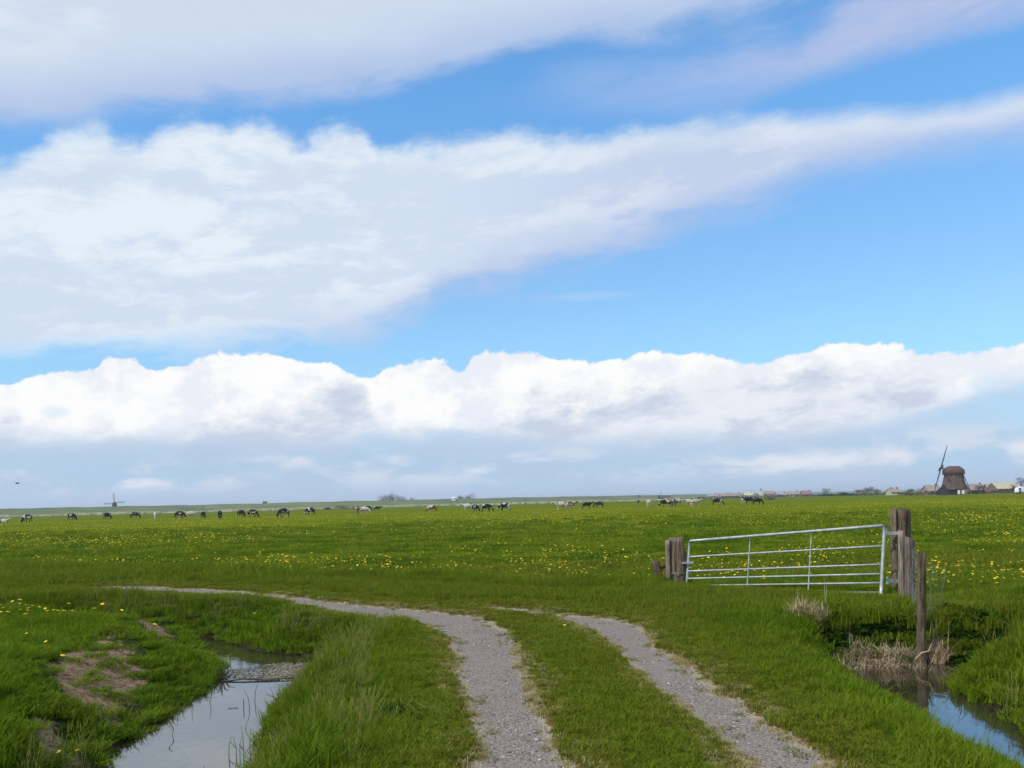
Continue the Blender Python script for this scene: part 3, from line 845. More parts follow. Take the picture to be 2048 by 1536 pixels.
def timber(hh, rx, ry, seed, cracks=(), top_slope=(0, 0), taper=.06, bow=0.0, nseg=28, nz=12, pts=2.0):
    """one weathered post: lumpy squarish section, cracks cut down its sides, worn top"""
    r_ = random.Random(seed); b_ = MB(); vs = []
    ph = [r_.random() * 6.28 for _ in range(4)]
    for i in range(nz + 1):
        t = i / nz; zz = -.35 + (hh + .35) * t
        for j in range(nseg):
            a = 2 * math.pi * j / nseg
            sq = 1 / max(abs(math.cos(a)) ** pts + abs(math.sin(a)) ** pts, .001) ** (1 / pts)
            q = sq * (1 + .05 * math.sin(2 * a + ph[0] + t * 2) + .035 * math.sin(3 * a + ph[1] + 3 * t) + .02 * math.sin(7 * a + ph[2]) + r_.uniform(-.012, .012))
            q *= 1 - taper * t
            for ca, wd, dp, t0 in cracks:
                da = abs((a - ca + math.pi) % (2 * math.pi) - math.pi)
                if t > t0: q *= 1 - dp * max(0, 1 - da / wd) * min(1, (t - t0) * 5)
            x_, y_ = rx * q * math.cos(a), ry * q * math.sin(a)
            z2 = zz + (top_slope[0] * x_ + top_slope[1] * y_ + r_.uniform(-.008, .008) if i == nz else 0)
            vs.append((x_ + bow * math.sin(t * 3.1), y_, z2))
    fs = [(i * nseg + j, i * nseg + (j + 1) % nseg, (i + 1) * nseg + (j + 1) % nseg, (i + 1) * nseg + j) for i in range(nz) for j in range(nseg)]
    k0 = nz * nseg
    vs.append((0, 0, hh - .015)); fs += [(k0 + j, k0 + (j + 1) % nseg, len(vs) - 1) for j in range(nseg)]
    b_.poly(vs, fs)
    return b_
def post_at(pxb, pxt, pyt, d, rx, ry, mat, seed, name, label, cat, **kw):
    """post whose top shows at (pxt, pyt), d metres ahead; foot follows the ground"""
    T = at(pxt, pyt, d); Bx = at(pxb, pyt, d).x
    zb = h1(Bx, d)
    e = empty(name, (Bx, d, zb)); tag(e, label, cat)
    hh = T.z - zb
    o = link('post_body', timber(hh, rx, ry, seed, **kw).mesh('post_body', True), e, [mat])
    lean = math.atan2(T.x - Bx, hh)
    o.rotation_euler = (0, lean, 0)
    return e, hh
# left (latch) gate post: two halves of an old split beam
e, hh = post_at(1352, 1353, 1075, 17.75, .150, .135, M_oldwood, 3, 'gate_post', 'thick weathered grey gate post with a split front, at the latch end of the gate', 'gate post',
                cracks=((-1.75, .30, .42, .25), (-1.1, .12, .2, .5)), top_slope=(.1, .05), pts=3.2, taper=.05)
b_ = timber(hh * .95, .045, .12, 5, top_slope=(.3, 0), pts=3); o = link('side_plank', b_.mesh('side_plank', True), e, [M_palewood]); o.location = (-.175, -.01, 0)
b_ = timber(hh * .72, .05, .10, 6, top_slope=(-.5, 0), pts=3); o = link('side_plank', b_.mesh('side_plank', True), e, [M_oldwood]); o.location = (.165, .02, 0)
M_zinc = simple('zinc_steel', (.34, .37, .37), (.56, .58, .56), 9, .5, .5, metal=.45, lo=.3, hi=.7)
M_wire = simple('old_wire', (.16, .17, .15), (.26, .27, .24), 20, .6, .3, metal=.3)
b_ = MB()
ring = [(.185 * math.cos(a), .16 * math.sin(a), .245 + .006 * math.sin(3 * a)) for a in [2 * math.pi * i / 20 for i in range(21)]]
b_.tube(ring, .007, 5); b_.tube([(p[0], p[1], p[2] + .02) for p in ring], .005, 5)
link('wire_wrap', b_.mesh('wire_wrap', True), e, [M_wire])
b_ = MB()
for i in range(9):
    z0 = .26 - i * .028; a = i % 2
    b_.tube([(-.055 + (.012 * math.cos(q) if a else .004 * math.cos(q)), -.165 + (.004 * math.cos(q) if a else .012 * math.cos(q)), z0 + .018 * math.sin(q)) for q in [2 * math.pi * j / 8 for j in range(9)]], .004, 5, cap=False)
link('latch_chain', b_.mesh('latch_chain', True), e, [M_zinc])
# short stub beside it
e, hh = post_at(1320, 1311, 1121, 17.9, .085, .085, M_darkwood, 9, 'stub_post', 'short rotten stub post leaning left beside the weathered grey gate post', 'stump', top_slope=(-.35, 0), pts=2.2, cracks=((-1.5, .3, .3, .2),))
b_ = MB(); b_.tube([(.02, 0, .30), (.20, .0, .37), (.31, .02, .33)], [.035, .04, .028], 7); b_.tube([(.0, 0, .08), (.18, -.01, .1), (.28, .02, .2)], [.03, .028, .022], 7)
link('cross_branch', b_.mesh('cross_branch', True), e, [M_darkwood])
# hinge post of the gate
e, hh = post_at(1801, 1802, 1018, 14.65, .088, .12, M_darkwood, 13, 'gate_post', 'tall dark brown gate post standing at the hinge end of the gate', 'gate post', cracks=((-1.2, .16, .4, .1), (-2.0, .1, .2, .5)), top_slope=(.06, .1), pts=3.4, taper=-.02)
b_ = timber(hh * 1.0, .035, .10, 14, top_slope=(.2, 0), pts=3); o = link('side_plank', b_.mesh('side_plank', True), e, [M_oldwood]); o.location = (-.118, .02, 0)
b_ = timber(hh * .995, .040, .10, 15, top_slope=(-.2, 0), pts=3); o = link('side_plank', b_.mesh('side_plank', True), e, [M_darkwood]); o.location = (.108, .01, 0)
b_ = MB()
for zz in (.30, hh - .42):
    b_.box((-.30, -.16, zz), (-.10, -.12, zz + .05)); b_.tube([(-.31, -.14, zz - .02), (-.31, -.14, zz + .10)], .018, 8)
link('hinge', b_.mesh('hinge'), e, [M_zinc])
post_at(1799, 1801, 1061, 13.7, .040, .040, M_palewood, 21, 'fence_post', 'slim pale round post leaning on the tall dark gate post', 'post', pts=2.0, taper=.03)
post_at(1817, 1819, 1076, 13.0, .074, .074, wood('rough_grey_timber', (.06, .045, .038), (.22, .17, .15), (.10, .085, .075)), 23, 'fence_post', 'stout greyish pink round post between the slim pale post and the ditch post', 'post', pts=2.1, taper=.05, top_slope=(-.4, .1))
eD, hD = post_at(1836, 1843, 1104, 10.62, .052, .052, M_darkwood, 25, 'fence_post', 'brown round post standing at the edge of the ditch water, a wire tied round it', 'post', pts=2.0, taper=.04)
b_ = MB(); b_.tube([(-.14, -.05, -.02), (-.06, -.04, .05), (.02, -.05, .07), (.07, -.04, .17)], [.009, .010, .009, .005], 6)
o = link('loose_branch', b_.mesh('loose_branch', True), None, [M_reed]); o.location = (eD.location.x, 10.5, ZW + .12)
tag(o, 'bent bleached branch at the foot of the ditch post', 'branch')

# wire netting and fence wire round the ditch post
def strand(b_, p, q, sag=.03, r=.0024, nseg=8):
    p = Vector(p); q = Vector(q)
    b_.tube([p.lerp(q, i / nseg) + Vector((random.uniform(-.004, .004), random.uniform(-.004, .004), -sag * 4 * (i / nseg) * (1 - i / nseg))) for i in range(nseg + 1)], r, 4)
def net(name, corners, rows, cols_, label, wav=.02):
    """hanging wire netting between four corner points"""
    tl, tr, bl, br = [Vector(c) for c in corners]; b_ = MB()
    def P_(u, v):
        p = tl.lerp(tr, u).lerp(bl.lerp(br, u), v)
        return p + Vector((wav * math.sin(9 * u + 5 * v), wav * math.cos(7 * v + 3 * u), wav * .6 * math.sin(6 * u)))
    for i in range(rows + 1): b_.tube([P_(j / 12, i / rows) for j in range(13)], .0015, 4)
    for j in range(cols_ + 1): b_.tube([P_(j / cols_, i / 12) for i in range(13)], .0015, 4)
    o = link(name, b_.mesh(name), None, [M_wire])
    return tag(o, label, 'wire netting')
net('wire_netting', (at(1854, 1128, 11.0), at(1888, 1135, 12.0), at(1854, 1285, 11.0), at(1888, 1290, 11.9)), 8, 7, 'thin wire netting sagging on the right side of the ditch post', .03)
net('wire_netting', (at(1824, 1100, 12.9), at(1838, 1104, 10.95), at(1822, 1195, 12.9), at(1834, 1235, 10.95)), 8, 9, 'bunched wire netting between the stout post and the ditch post', .05)
b_ = MB(); strand(b_, at(1770, 1262, 11.4), at(1838, 1226, 10.78), -.02, .0045); strand(b_, at(1838, 1226, 10.78), at(1862, 1218, 10.7), 0, .0045)
b_.tube([at(1861, 1219, 10.7), at(1864, 1216, 10.7)], .014, 6)
tag(link('fence_wire', b_.mesh('fence_wire'), None, [M_wire]), 'slack grey wire with an insulator end crossing the ditch post', 'wire')

# ------------------------------------------------------------------ the gate
TL, TR, BL, BR = at(1379, 1082, 17.7), at(1769, 1051, 14.35), at(1372, 1186, 17.6), at(1762, 1185, 14.25)
gate = empty('metal_gate', tuple((BL + BR) / 2)); tag(gate, 'long galvanised metal field gate with six horizontal bars between two timber posts', 'gate')
gi = Matrix.Translation(-gate.location)
def G(u, v): return gi @ (TL.lerp(TR, u).lerp(BL.lerp(BR, u), v))
def gpart(name, p, q, r, ns=10, mid=8):
    b_ = MB(); b_.tube([p.lerp(q, i / mid) for i in range(mid + 1)], r, ns)
    return link(name, b_.mesh(name, True), gate, [M_zinc])
FR = [0, .306, .582, .724, .858, 1.0]
for i, f in enumerate(FR):
    o = gpart('rail', G(.006, f), G(.994, f), .026 if i == 0 else .016)
gpart('stile', G(0, -.012), G(0, 1.02), .023); gpart('stile', G(1, -.012), G(1, 1.03), .026)
for u in (.36, .675): gpart('upright', G(u, 0) + Vector((-.012, -.022, 0)), G(u, 1) + Vector((-.012, -.022, 0)), .010)
b_ = MB(); p = G(.012, .42); b_.box((p.x - .16, p.y - .04, p.z - .02), (p.x + .06, p.y + .03, p.z + .02)); link('latch_bar', b_.mesh('latch_bar'), gate, [M_zinc])

# ------------------------------------------------------------------ ditch-side plants, debris
PT = blade_patch(34, .10, .30, .0055, .75, M_straw, 'dry_a'); PT2 = blade_patch(34, .10, .36, .005, .6, M_straw, 'dry_b')
P, Rr, Sc = [], [], []
def dry(px, py, z0, n_, spread, s, tilt=0.6):
    for _ in range(n_):
        cx, cy = onz(px + random.gauss(0, spread), py, z0)
        cy += random.uniform(-.02, .16); P.append((cx, cy, h1(cx, cy) + .02)); Rr.append((tilt * random.uniform(.4, 1.3), random.gauss(0, .2), random.gauss(0, .35)))
        q = s * random.uniform(.7, 1.2); Sc.append((q, q, q))
for px in range(1656, 1852, 4):
    big_ = 1.0 if 1692 < px < 1846 else .5
    dry(px, 1329, ZW, 2, 4, .62 * big_ * random.uniform(.5, 1.2), .75)
    if big_ == 1 or px % 3 == 0: dry(px, 1318, ZW + .10, 2, 4, .85 * big_ * random.uniform(.5, 1.2), 1.45)
for px in (1695, 1730, 1752, 1775, 1800, 1822, 1835): dry(px, 1322, ZW + .10, 3, 5, 1.0, .55)
for px in range(1594, 1645, 7): dry(px, 1293, ZW + .15, 2, 3, .8, .12)
for px in range(1868, 1900, 6): dry(px, 1327, ZW, 2, 3, .6, .3)
for px in (560, 573, 588): dry(px, 1478, -.2, 3, 5, .45, .3)
for px, py in ((655, 1300), (664, 1308), (676, 1300), (648, 1316), (690, 1306), (712, 1300), (660, 1330)): dry(px, py, -.2, 2, 4, .5, .15)
k = len(P)
scatter('dry_grass', P, Rr, Sc, [i % 2 for i in range(k)], np.zeros(k), [PT, PT2], 'bleached dead grass hanging over the ditch banks', [M_dry])

M_litter = blade_material('dead_litter_blades', 1.0)
M_olive = simple('olive_stems', (.14, .17, .03), (.26, .21, .07), 3)
LP = [blade_patch(26, .06, .035, .0035, 1.4, M_dry, 'litter_%d' % i) for i in range(3)]
q_ = np.stack(np.meshgrid(np.arange(-7.0, 3.2, .045), np.arange(4.3, 17, .045)), -1).reshape(-1, 2)
q_ = q_ + (rng.random(q_.shape) - .5) * .05
gg = np.maximum(polysd(q_[:, 0], q_[:, 1], G1)[0], polysd(q_[:, 0], q_[:, 1], G2)[0]) + (vn(q_[:, 0], q_[:, 1], .30, 55) - .5) * .22
q_ = q_[(gg > -.24) & (gg < .07) & (rng.random(len(q_)) < .30 * (vn(q_[:, 0], q_[:, 1], .55, 56) > .40))]; k = len(q_)
sc2 = rng.uniform(.6, 1.1, k)
scatter('dead_litter', np.stack([q_[:, 0], q_[:, 1], H(q_[:, 0], q_[:, 1]) + .008], -1), np.stack([rng.normal(0, .1, k), rng.normal(0, .1, k), rng.random(k) * 6.3], -1), np.stack([sc2, sc2, sc2 * .7], -1), rng.integers(0, 3, k), np.zeros(k), LP, 'dead straw litter along the gravel edges', [M_dry])
def stem_tuft(i):
    r_ = random.Random(70 + i); b_ = MB()
    for _ in range(9):
        x0, y0, h_ = r_.gauss(0, .05), r_.gauss(0, .05), r_.uniform(.20, .40); lx, ly = r_.gauss(0, .05), r_.gauss(0, .05)
        b_.tube([(x0, y0, 0), (x0 + lx * .4, y0 + ly * .4, h_ * .6), (x0 + lx, y0 + ly, h_)], [.0018, .0015, .001], 3, cap=False)
        b_.tube([(x0 + lx * .9, y0 + ly * .9, h_ * .93), (x0 + lx * 1.1, y0 + ly * 1.1, h_ * 1.08)], [.0035, .002], 4)
    me = b_.mesh('stem'); me.materials.append(M_olive); return bpy.data.objects.new('stem_%d' % i, me)
q_ = np.stack([rng.uniform(-3.6, -1.0, 2600), rng.uniform(5.5, 13.5, 2600)], -1); q2 = np.stack([rng.uniform(-9, -2.5, 1500), rng.uniform(14.5, 17.5, 1500)], -1); q3 = np.stack([rng.uniform(4.3, 8.5, 700), rng.uniform(7, 11, 700)], -1)
q_ = np.concatenate([q_, q2, q3]); zz_, g_, w_2, p_ = fields(q_[:, 0], q_[:, 1])
kk = (w_2 < -.08) & (w_2 > -1.0) & (g_ < -.5) & (vn(q_[:, 0], q_[:, 1], .7, 57) > .40) & (rng.random(len(q_)) < .26)
q_ = q_[kk]; zz_ = zz_[kk]; k = len(q_); sc2 = rng.uniform(.5, 1.0, k)
scatter('seeding_grass_stems', np.stack([q_[:, 0], q_[:, 1], zz_], -1), np.stack([rng.normal(0, .12, k), rng.normal(0, .12, k), rng.random(k) * 6.3], -1), np.stack([sc2, sc2, sc2], -1), rng.integers(0, 3, k), np.zeros(k), [stem_tuft(i) for i in range(3)], 'thin olive seeding grass stems along the ditch banks', [M_olive])

def weed(i):
    r_ = random.Random(40 + i); b_ = MB()
    for _ in range(70):
        a, rr, h_ = r_.random() * 6.28, .13 * r_.random() ** .6, r_.uniform(.03, .30)
        c_ = Vector((rr * math.cos(a), rr * math.sin(a), h_ * (1.15 - rr * 3))); d_ = r_.random() * 6.28; l = r_.uniform(.025, .055)
        u = Vector((math.cos(d_), math.sin(d_), r_.uniform(-.6, .5))) * l; v = Vector((-math.sin(d_), math.cos(d_), r_.uniform(-.3, .3))) * l * .4
        b_.poly([c_ - u, c_ + v, c_ + u, c_ - v], [(0, 1, 2, 3)])
    me = b_.mesh('weed'); me.materials.append(M_weed); return bpy.data.objects.new('weed_%d' % i, me)
M_weed = simple('shaded_weed_leaves', (.016, .046, .004), (.040, .090, .006), 6, .9, .0, coord='Object')  # dark growth, with the shade of the bank face put into the leaf colour
P, Rr, Sc = [], [], []
for _ in range(520):
    px = random.uniform(1636, 1842) if random.random() < .5 else random.uniform(1888, 2060)
    cx, cy = onz(px, random.uniform(1262, 1312) if px < 1850 else random.uniform(1256, 1300), -.28 if px < 1850 else -.2)
    q = random.uniform(.45, .85); P.append((cx, cy, h1(cx, cy) - .03)); Rr.append((random.gauss(.2, .2), random.gauss(0, .2), random.random() * 6.28)); Sc.append((q * 1.2, q * 1.2, q * .75))
k = len(P); scatter('bank_shade_weeds', P, Rr, Sc, [i % 3 for i in range(k)], np.zeros(k), [weed(i) for i in range(3)], 'dark leafy weeds added to deepen the shaded far bank of the right ditch', [M_weed])

def stalks(name, px, py, z0, n_, hgt, r, mat, label, spread=.1, lean=.25, cat='reed clump'):
    cx, cy = onz(px, py, z0); e = empty(name, (cx, cy, z0)); tag(e, label, cat)
    for i in range(n_):
        b_ = MB(); x0, y0 = random.gauss(0, spread), random.gauss(0, spread); a, l = random.random() * 6.28, lean * random.uniform(.2, 1.2) * hgt
        h_ = hgt * random.uniform(.6, 1.1)
        b_.tube([(x0, y0, -.12), (x0 + .3 * l * math.cos(a), y0 + .3 * l * math.sin(a), h_ * .5), (x0 + l * math.cos(a), y0 + l * math.sin(a), h_)], [r, r * .8, r * .3], 5)
        link('stalk', b_.mesh('stalk'), e, [mat])
    return e
stalks('reed_clump', 1872, 1322, ZW, 7, .48, .006, M_reed, 'brown dead reed stalks standing in the ditch just right of the ditch post', .06, .2)
stalks('reed_clump', 1615, 1290, ZW + .15, 9, .45, .006, M_reed, 'pale dry reed stalks upright on the left corner of the right ditch', .10, .12)
stalks('reed_clump', 1655, 1238, -.1, 2, .55, .005, M_reed, 'two tall thin grass stems in front of the metal gate', .02, .08)
stalks('reed_clump', 520, 1410, ZW, 4, .22, .004, M_twig, 'sparse dark reed stems at the right shore of the left ditch', .12, .3)
stalks('reed_clump', 475, 1512, ZW, 5, .22, .0045, M_stem, 'green reed shoots in the left ditch at the bottom edge of the photo', .10, .3)
stalks('reed_clump', 383, 1420, ZW, 4, .16, .0035, M_twig, 'few dark rush stems in the left ditch under its left bank', .16, .3)
# star-shaped water plant
def leafy(px, py, n_, L_, label, name='water_plant', cat='water plant'):
    cx, cy = onz(px, py, ZW); e = empty(name, (cx, cy, ZW)); tag(e, label, cat)
    for i in range(n_):
        a = 3.14 * (i + .5) / n_; b_ = MB(); l = L_ * random.uniform(.7, 1.1)
        p0 = Vector((0, 0, -.02)); p1 = Vector((math.cos(a) * l * .5, random.uniform(-.04, .04), math.sin(a) * l * .7 + .01)); p2 = Vector((math.cos(a) * l, 0, math.sin(a) * l * .9))
        b_.tube([p0, p1, p2], [.006, .008, .002], 5); link('leaf', b_.mesh('leaf'), e, [M_twig])
leafy(445, 1358, 7, .22, 'dark spiky water plant standing in the left ditch beside the debris')
# drift twigs
def twig(px, py, pts, r, label):
    cx, cy = onz(px, py, ZW); b_ = MB(); b_.tube(pts, r, 5)
    o = link('twig', b_.mesh('twig'), None, [M_twig]); o.location = (cx, cy, ZW); tag(o, label, 'twig')
twig(343, 1470, [(0, 0, -.03), (.02, 0, .06), (-.03, .01, .13), (0, .01, .16)], .005, 'crooked twig poking out of the left ditch water near its left bank')
twig(487, 1417, [(0, 0, -.03), (.004, 0, .10)], .004, 'single short twig upright in the middle of the left ditch')
twig(466, 1417, [(-.05, 0, .004), (.05, .01, .006)], .003, 'tiny twig lying flat on the left ditch water')
twig(520, 1361, [(-.45, -.02, .006), (-.2, .02, .02), (.1, -.01, .012), (.45, .03, .018)], .011, 'long dark stick floating along the near edge of the ditch debris')
# floating debris mat
DP = PZ([(428, 1356), (520, 1362), (598, 1362), (634, 1338), (625, 1326), (560, 1326), (520, 1332), (470, 1338), (440, 1345)], ZW)
xs_ = [p[0] for p in DP]; ys_2 = [p[1] for p in DP]
q = np.stack([rng.uniform(min(xs_), max(xs_), 26000), rng.uniform(min(ys_2), max(ys_2), 26000)], -1)
sdv = polysd(q[:, 0], q[:, 1], DP)[0]
pr = sst(sdv, -.02, .08) * (.25 + .75 * sst(q[:, 0], xs_[0] + .3, xs_[0] + .9)) * (.4 + .6 * (vn(q[:, 0], q[:, 1], .12, 91) > .42))
q = q[(rng.random(len(q)) < pr * .40)]; k = len(q)
M_debris, n, b = material('plant_debris', .9, .2)
oi = n.new('ShaderNodeObjectInfo').outputs['Random']
n.put(b.inputs['Base Color'], n.mix(oi, (.07, .06, .04), (.33, .29, .22)))
def flake(i):
    r_ = random.Random(i); b_ = MB(); nn = 6
    vs = [(r_.uniform(.6, 1.2) * math.cos(6.283 * j / nn), r_.uniform(.35, .8) * math.sin(6.283 * j / nn), r_.uniform(-.1, .1)) for j in range(nn)]
    b_.poly(vs + [(v[0] * .9, v[1] * .9, -.25) for v in vs], [tuple(range(nn))] + [(j, nn + j, nn + (j + 1) % nn, (j + 1) % nn) for j in range(nn)])
    me = b_.mesh('flake'); me.materials.append(M_debris); return bpy.data.objects.new('flake_%d' % i, me)
fs_ = rng.gamma(3, .0035, k).clip(.004, .028)
scatter('floating_debris', np.stack([q[:, 0], q[:, 1], np.full(k, ZW + .006)], -1), np.stack([rng.normal(0, .12, k), rng.normal(0, .12, k), rng.random(k) * 6.3], -1),
        np.stack([fs_, fs_, fs_], -1), rng.integers(0, 3, k), np.zeros(k), [flake(i) for i in range(3)], 'pale dead leaves and plant debris floating across the left ditch', [M_debris])
# tussock beside the left track
cx, cy = onz(792, 1432, -.02)
e = empty('tussock', (cx, cy, h1(cx, cy))); tag(e, 'dark arching grass tussock in the verge left of the left wheel track', 'tussock')
b_ = MB()
for i in range(170):
    a = 0; x0 = random.gauss(0, .08); l = random.uniform(.08, .22) * (1 - 2.2 * abs(x0))
    dxx = random.gauss(.05, .12); w2 = .0035
    pts_ = [Vector((x0, random.uniform(-.03, .06), 0)), Vector((x0 + dxx * .4, random.uniform(-.06, .04), l * .7)), Vector((x0 + dxx, random.uniform(-.14, 0), l * random.uniform(.5, .8))), Vector((x0 + dxx * 1.6, random.uniform(-.2, -.02), l * random.uniform(.1, .5)))]
    vs = []
    for j, p in enumerate(pts_): w3 = w2 * (1 - j / 4); vs += [p - Vector((w3, 0, 0)), p + Vector((w3, 0, 0))]
    b_.poly(vs, [(2 * j, 2 * j + 1, 2 * j + 3, 2 * j + 2) for j in range(3)])
link('arching_blades', b_.mesh('arching_blades'), e, [simple('tussock_green', (.04, .08, .010), (.15, .20, .030), 8, spec=.0)])
b_ = MB(); b_.poly([(.17 * math.cos(a) * (1 + .2 * math.sin(3 * a)), -.09 + .06 * math.sin(a), .012 + .015 * math.cos(a)) for a in [6.283 * j / 14 for j in range(14)]] + [(0, -.09, .05)], [(j, (j + 1) % 14, 14) for j in range(14)])
link('hollow_shade', b_.mesh('hollow_shade'), e, [simple('hollow_dark', (.018, .014, .010), (.04, .03, .02), 20)])  # near-black sheet stands in for the shaded hole below the blades

# ------------------------------------------------------------------ cows
def hide(name, base, patch, lo, hi, scale=1.5):
    mt, n, b = material(name, .75, .2)
    co = n.new('ShaderNodeTexCoord').outputs['Object']; oi = n.new('ShaderNodeObjectInfo')
    off = n.vec(n.mul(oi.outputs['Random'], 37.0), n.mul(oi.outputs['Random'], 11.0), 0)
    va = n.new('ShaderNodeVectorMath', operation='ADD'); n.put(va.inputs[0], co); n.put(va.inputs[1], off)
    f = n.ss(n.noise(va.outputs[0], scale, 2, .4, .6), lo, hi)
    n.put(b.inputs['Base Color'], n.mix(f, base, patch)); return mt
BLK, WHT, BRN, CRM = (.008, .007, .007), (.46, .42, .35), (.10, .05, .032), (.42, .37, .27)
HD = {'pied': hide('pied_hide', BLK, WHT, .56, .58), 'black': hide('black_hide', BLK, WHT, .62, .64), 'white': hide('white_hide', WHT, BLK, .60, .62),
      'brown': hide('brown_pied_hide', BRN, WHT, .50, .54), 'allblack': hide('all_black_hide', BLK, (.03, .026, .024), .4, .6), 'cream': hide('cream_hide', CRM, (.45, .38, .28), .5, .7)}
M_skin = simple('pink_skin', (.5, .32, .27), (.58, .4, .34))
def skinned(nodes, edges, lvl=1):
    me = bpy.data.meshes.new('body'); me.from_pydata([p[:3] for p in nodes], edges, []); me.update()
    o = bpy.data.objects.new('body', me); col.objects.link(o)
    md = o.modifiers.new('skin', 'SKIN'); md.use_smooth_shade = True
    for i, p in enumerate(nodes):
        sv = me.skin_vertices[0].data[i]; sv.radius = (p[3], p[4] if len(p) > 4 else p[3]); sv.use_root = (i == 0)
    o.modifiers.new('sub', 'SUBSURF').levels = lvl
    dg = bpy.context.evaluated_depsgraph_get(); dg.update()
    out = bpy.data.meshes.new_from_object(o.evaluated_get(dg)); bpy.data.objects.remove(o)
    out.polygons.foreach_set('use_smooth', [True] * len(out.polygons))
    return out
def cow_body(pose):
    drop = .62 if pose == 'lie' else 0
    Nn = [(0, 0, 1.02, .34, .42), (-.42, 0, 1.05, .33, .39), (-.80, 0, 1.12, .26, .28), (.42, 0, 1.02, .30, .38), (.74, 0, 1.08, .22, .30)]
    Ed = [(0, 1), (1, 2), (0, 3), (3, 4)]
    def chain(start, pts):
        pr_ = start
        for p in pts: Nn.append(p); Ed.append((pr_, len(Nn) - 1)); pr_ = len(Nn) - 1
        return pr_
    if pose == 'graze':
        hd = chain(4, [(1.02, 0, .92, .15, .22), (1.22, 0, .62, .11, .16), (1.34, 0, .38, .13, .14), (1.40, 0, .20, .10, .11), (1.44, 0, .06, .075, .085)]); k_ = hd - 2
    elif pose == 'stand':
        hd = chain(4, [(1.02, 0, 1.18, .14, .20), (1.25, 0, 1.34, .11, .15), (1.42, 0, 1.36, .13, .13), (1.60, 0, 1.26, .10, .10), (1.76, 0, 1.14, .075, .08)]); k_ = hd - 2
    else:
        hd = chain(4, [(1.00, 0, 1.20, .14, .20), (1.20, 0, 1.38, .11, .15), (1.36, 0, 1.40, .13, .13), (1.54, 0, 1.30, .10, .10), (1.68, 0, 1.20, .075, .08)]); k_ = hd - 2
    for s_ in (1, -1):
        chain(k_, [(Nn[k_][0] - .03, s_ * .17, Nn[k_][2] + .06, .045, .03), (Nn[k_][0] - .05, s_ * .27, Nn[k_][2] + .05, .02, .012)])   # ears
        if pose != 'lie':
            chain(3, [(.56, s_ * .19, .78, .13), (.56, s_ * .20, .55, .075), (.58, s_ * .20, .34, .06), (.56, s_ * .20, .12, .045), (.59, s_ * .20, .02, .06)])
            chain(2, [(-.68, s_ * .20, .92, .19), (-.60, s_ * .22, .70, .12), (-.80, s_ * .21, .46, .065), (-.76, s_ * .21, .16, .045), (-.72, s_ * .21, .02, .06)])
        else:
            chain(3, [(.62, s_ * .30, .74, .12), (.85, s_ * .32, .66, .06), (.60, s_ * .30, .64, .05)])
            chain(2, [(-.70, s_ * .30, .85, .20), (-.30, s_ * .42, .72, .10), (-.55, s_ * .46, .66, .05)])
    return skinned([(p[0], p[1], p[2] - drop) + tuple(p[3:]) for p in Nn], Ed)
CB = {p: cow_body(p) for p in ('graze', 'stand', 'lie')}
b_ = MB(); b_.tube([(-1.02, 0, 1.28), (-1.10, 0, 1.15), (-1.10, 0, .75), (-1.06, 0, .55)], [.035, .028, .02, .045], 6); TAIL = b_.mesh('tail', True)
b_ = MB(); b_.tube([(-.42, 0, .72), (-.40, 0, .58), (-.39, 0, .50)], [.17, .15, .05], 8); UDD = b_.mesh('udder', True)
variants = {}
def cow(px, pyf, hpx, head, pose, hide_, label, d=None):
    hor = HOR - .025 * (px - 1024)
    d = d or min(1.85 * F / max(pyf - hor, 3), 260)
    X_ = at(px, pyf, d).x; zz = h1(X_, d)
    sc_ = hpx / F * d / (1.42 if pose != 'lie' else .82); sc_ = max(.9, min(1.2, sc_ * 1.08))
    e = empty('cow', (X_, d, zz), R(head)); e.scale = (sc_,) * 3
    tag(e, label, 'cow', 'cows grazing across the pasture')
    for nm, src in (('body', CB[pose]), ('tail', TAIL), ('udder', UDD)):
        if pose == 'lie' and nm != 'body': continue
        key = (nm, pose if nm == 'body' else '', hide_)
        if key not in variants:
            v = src.copy(); v.materials.clear(); v.materials.append(M_skin if nm == 'udder' else HD[hide_]); variants[key] = v
        o = bpy.data.objects.new(nm, variants[key]); col.objects.link(o); o.parent = e
    return e
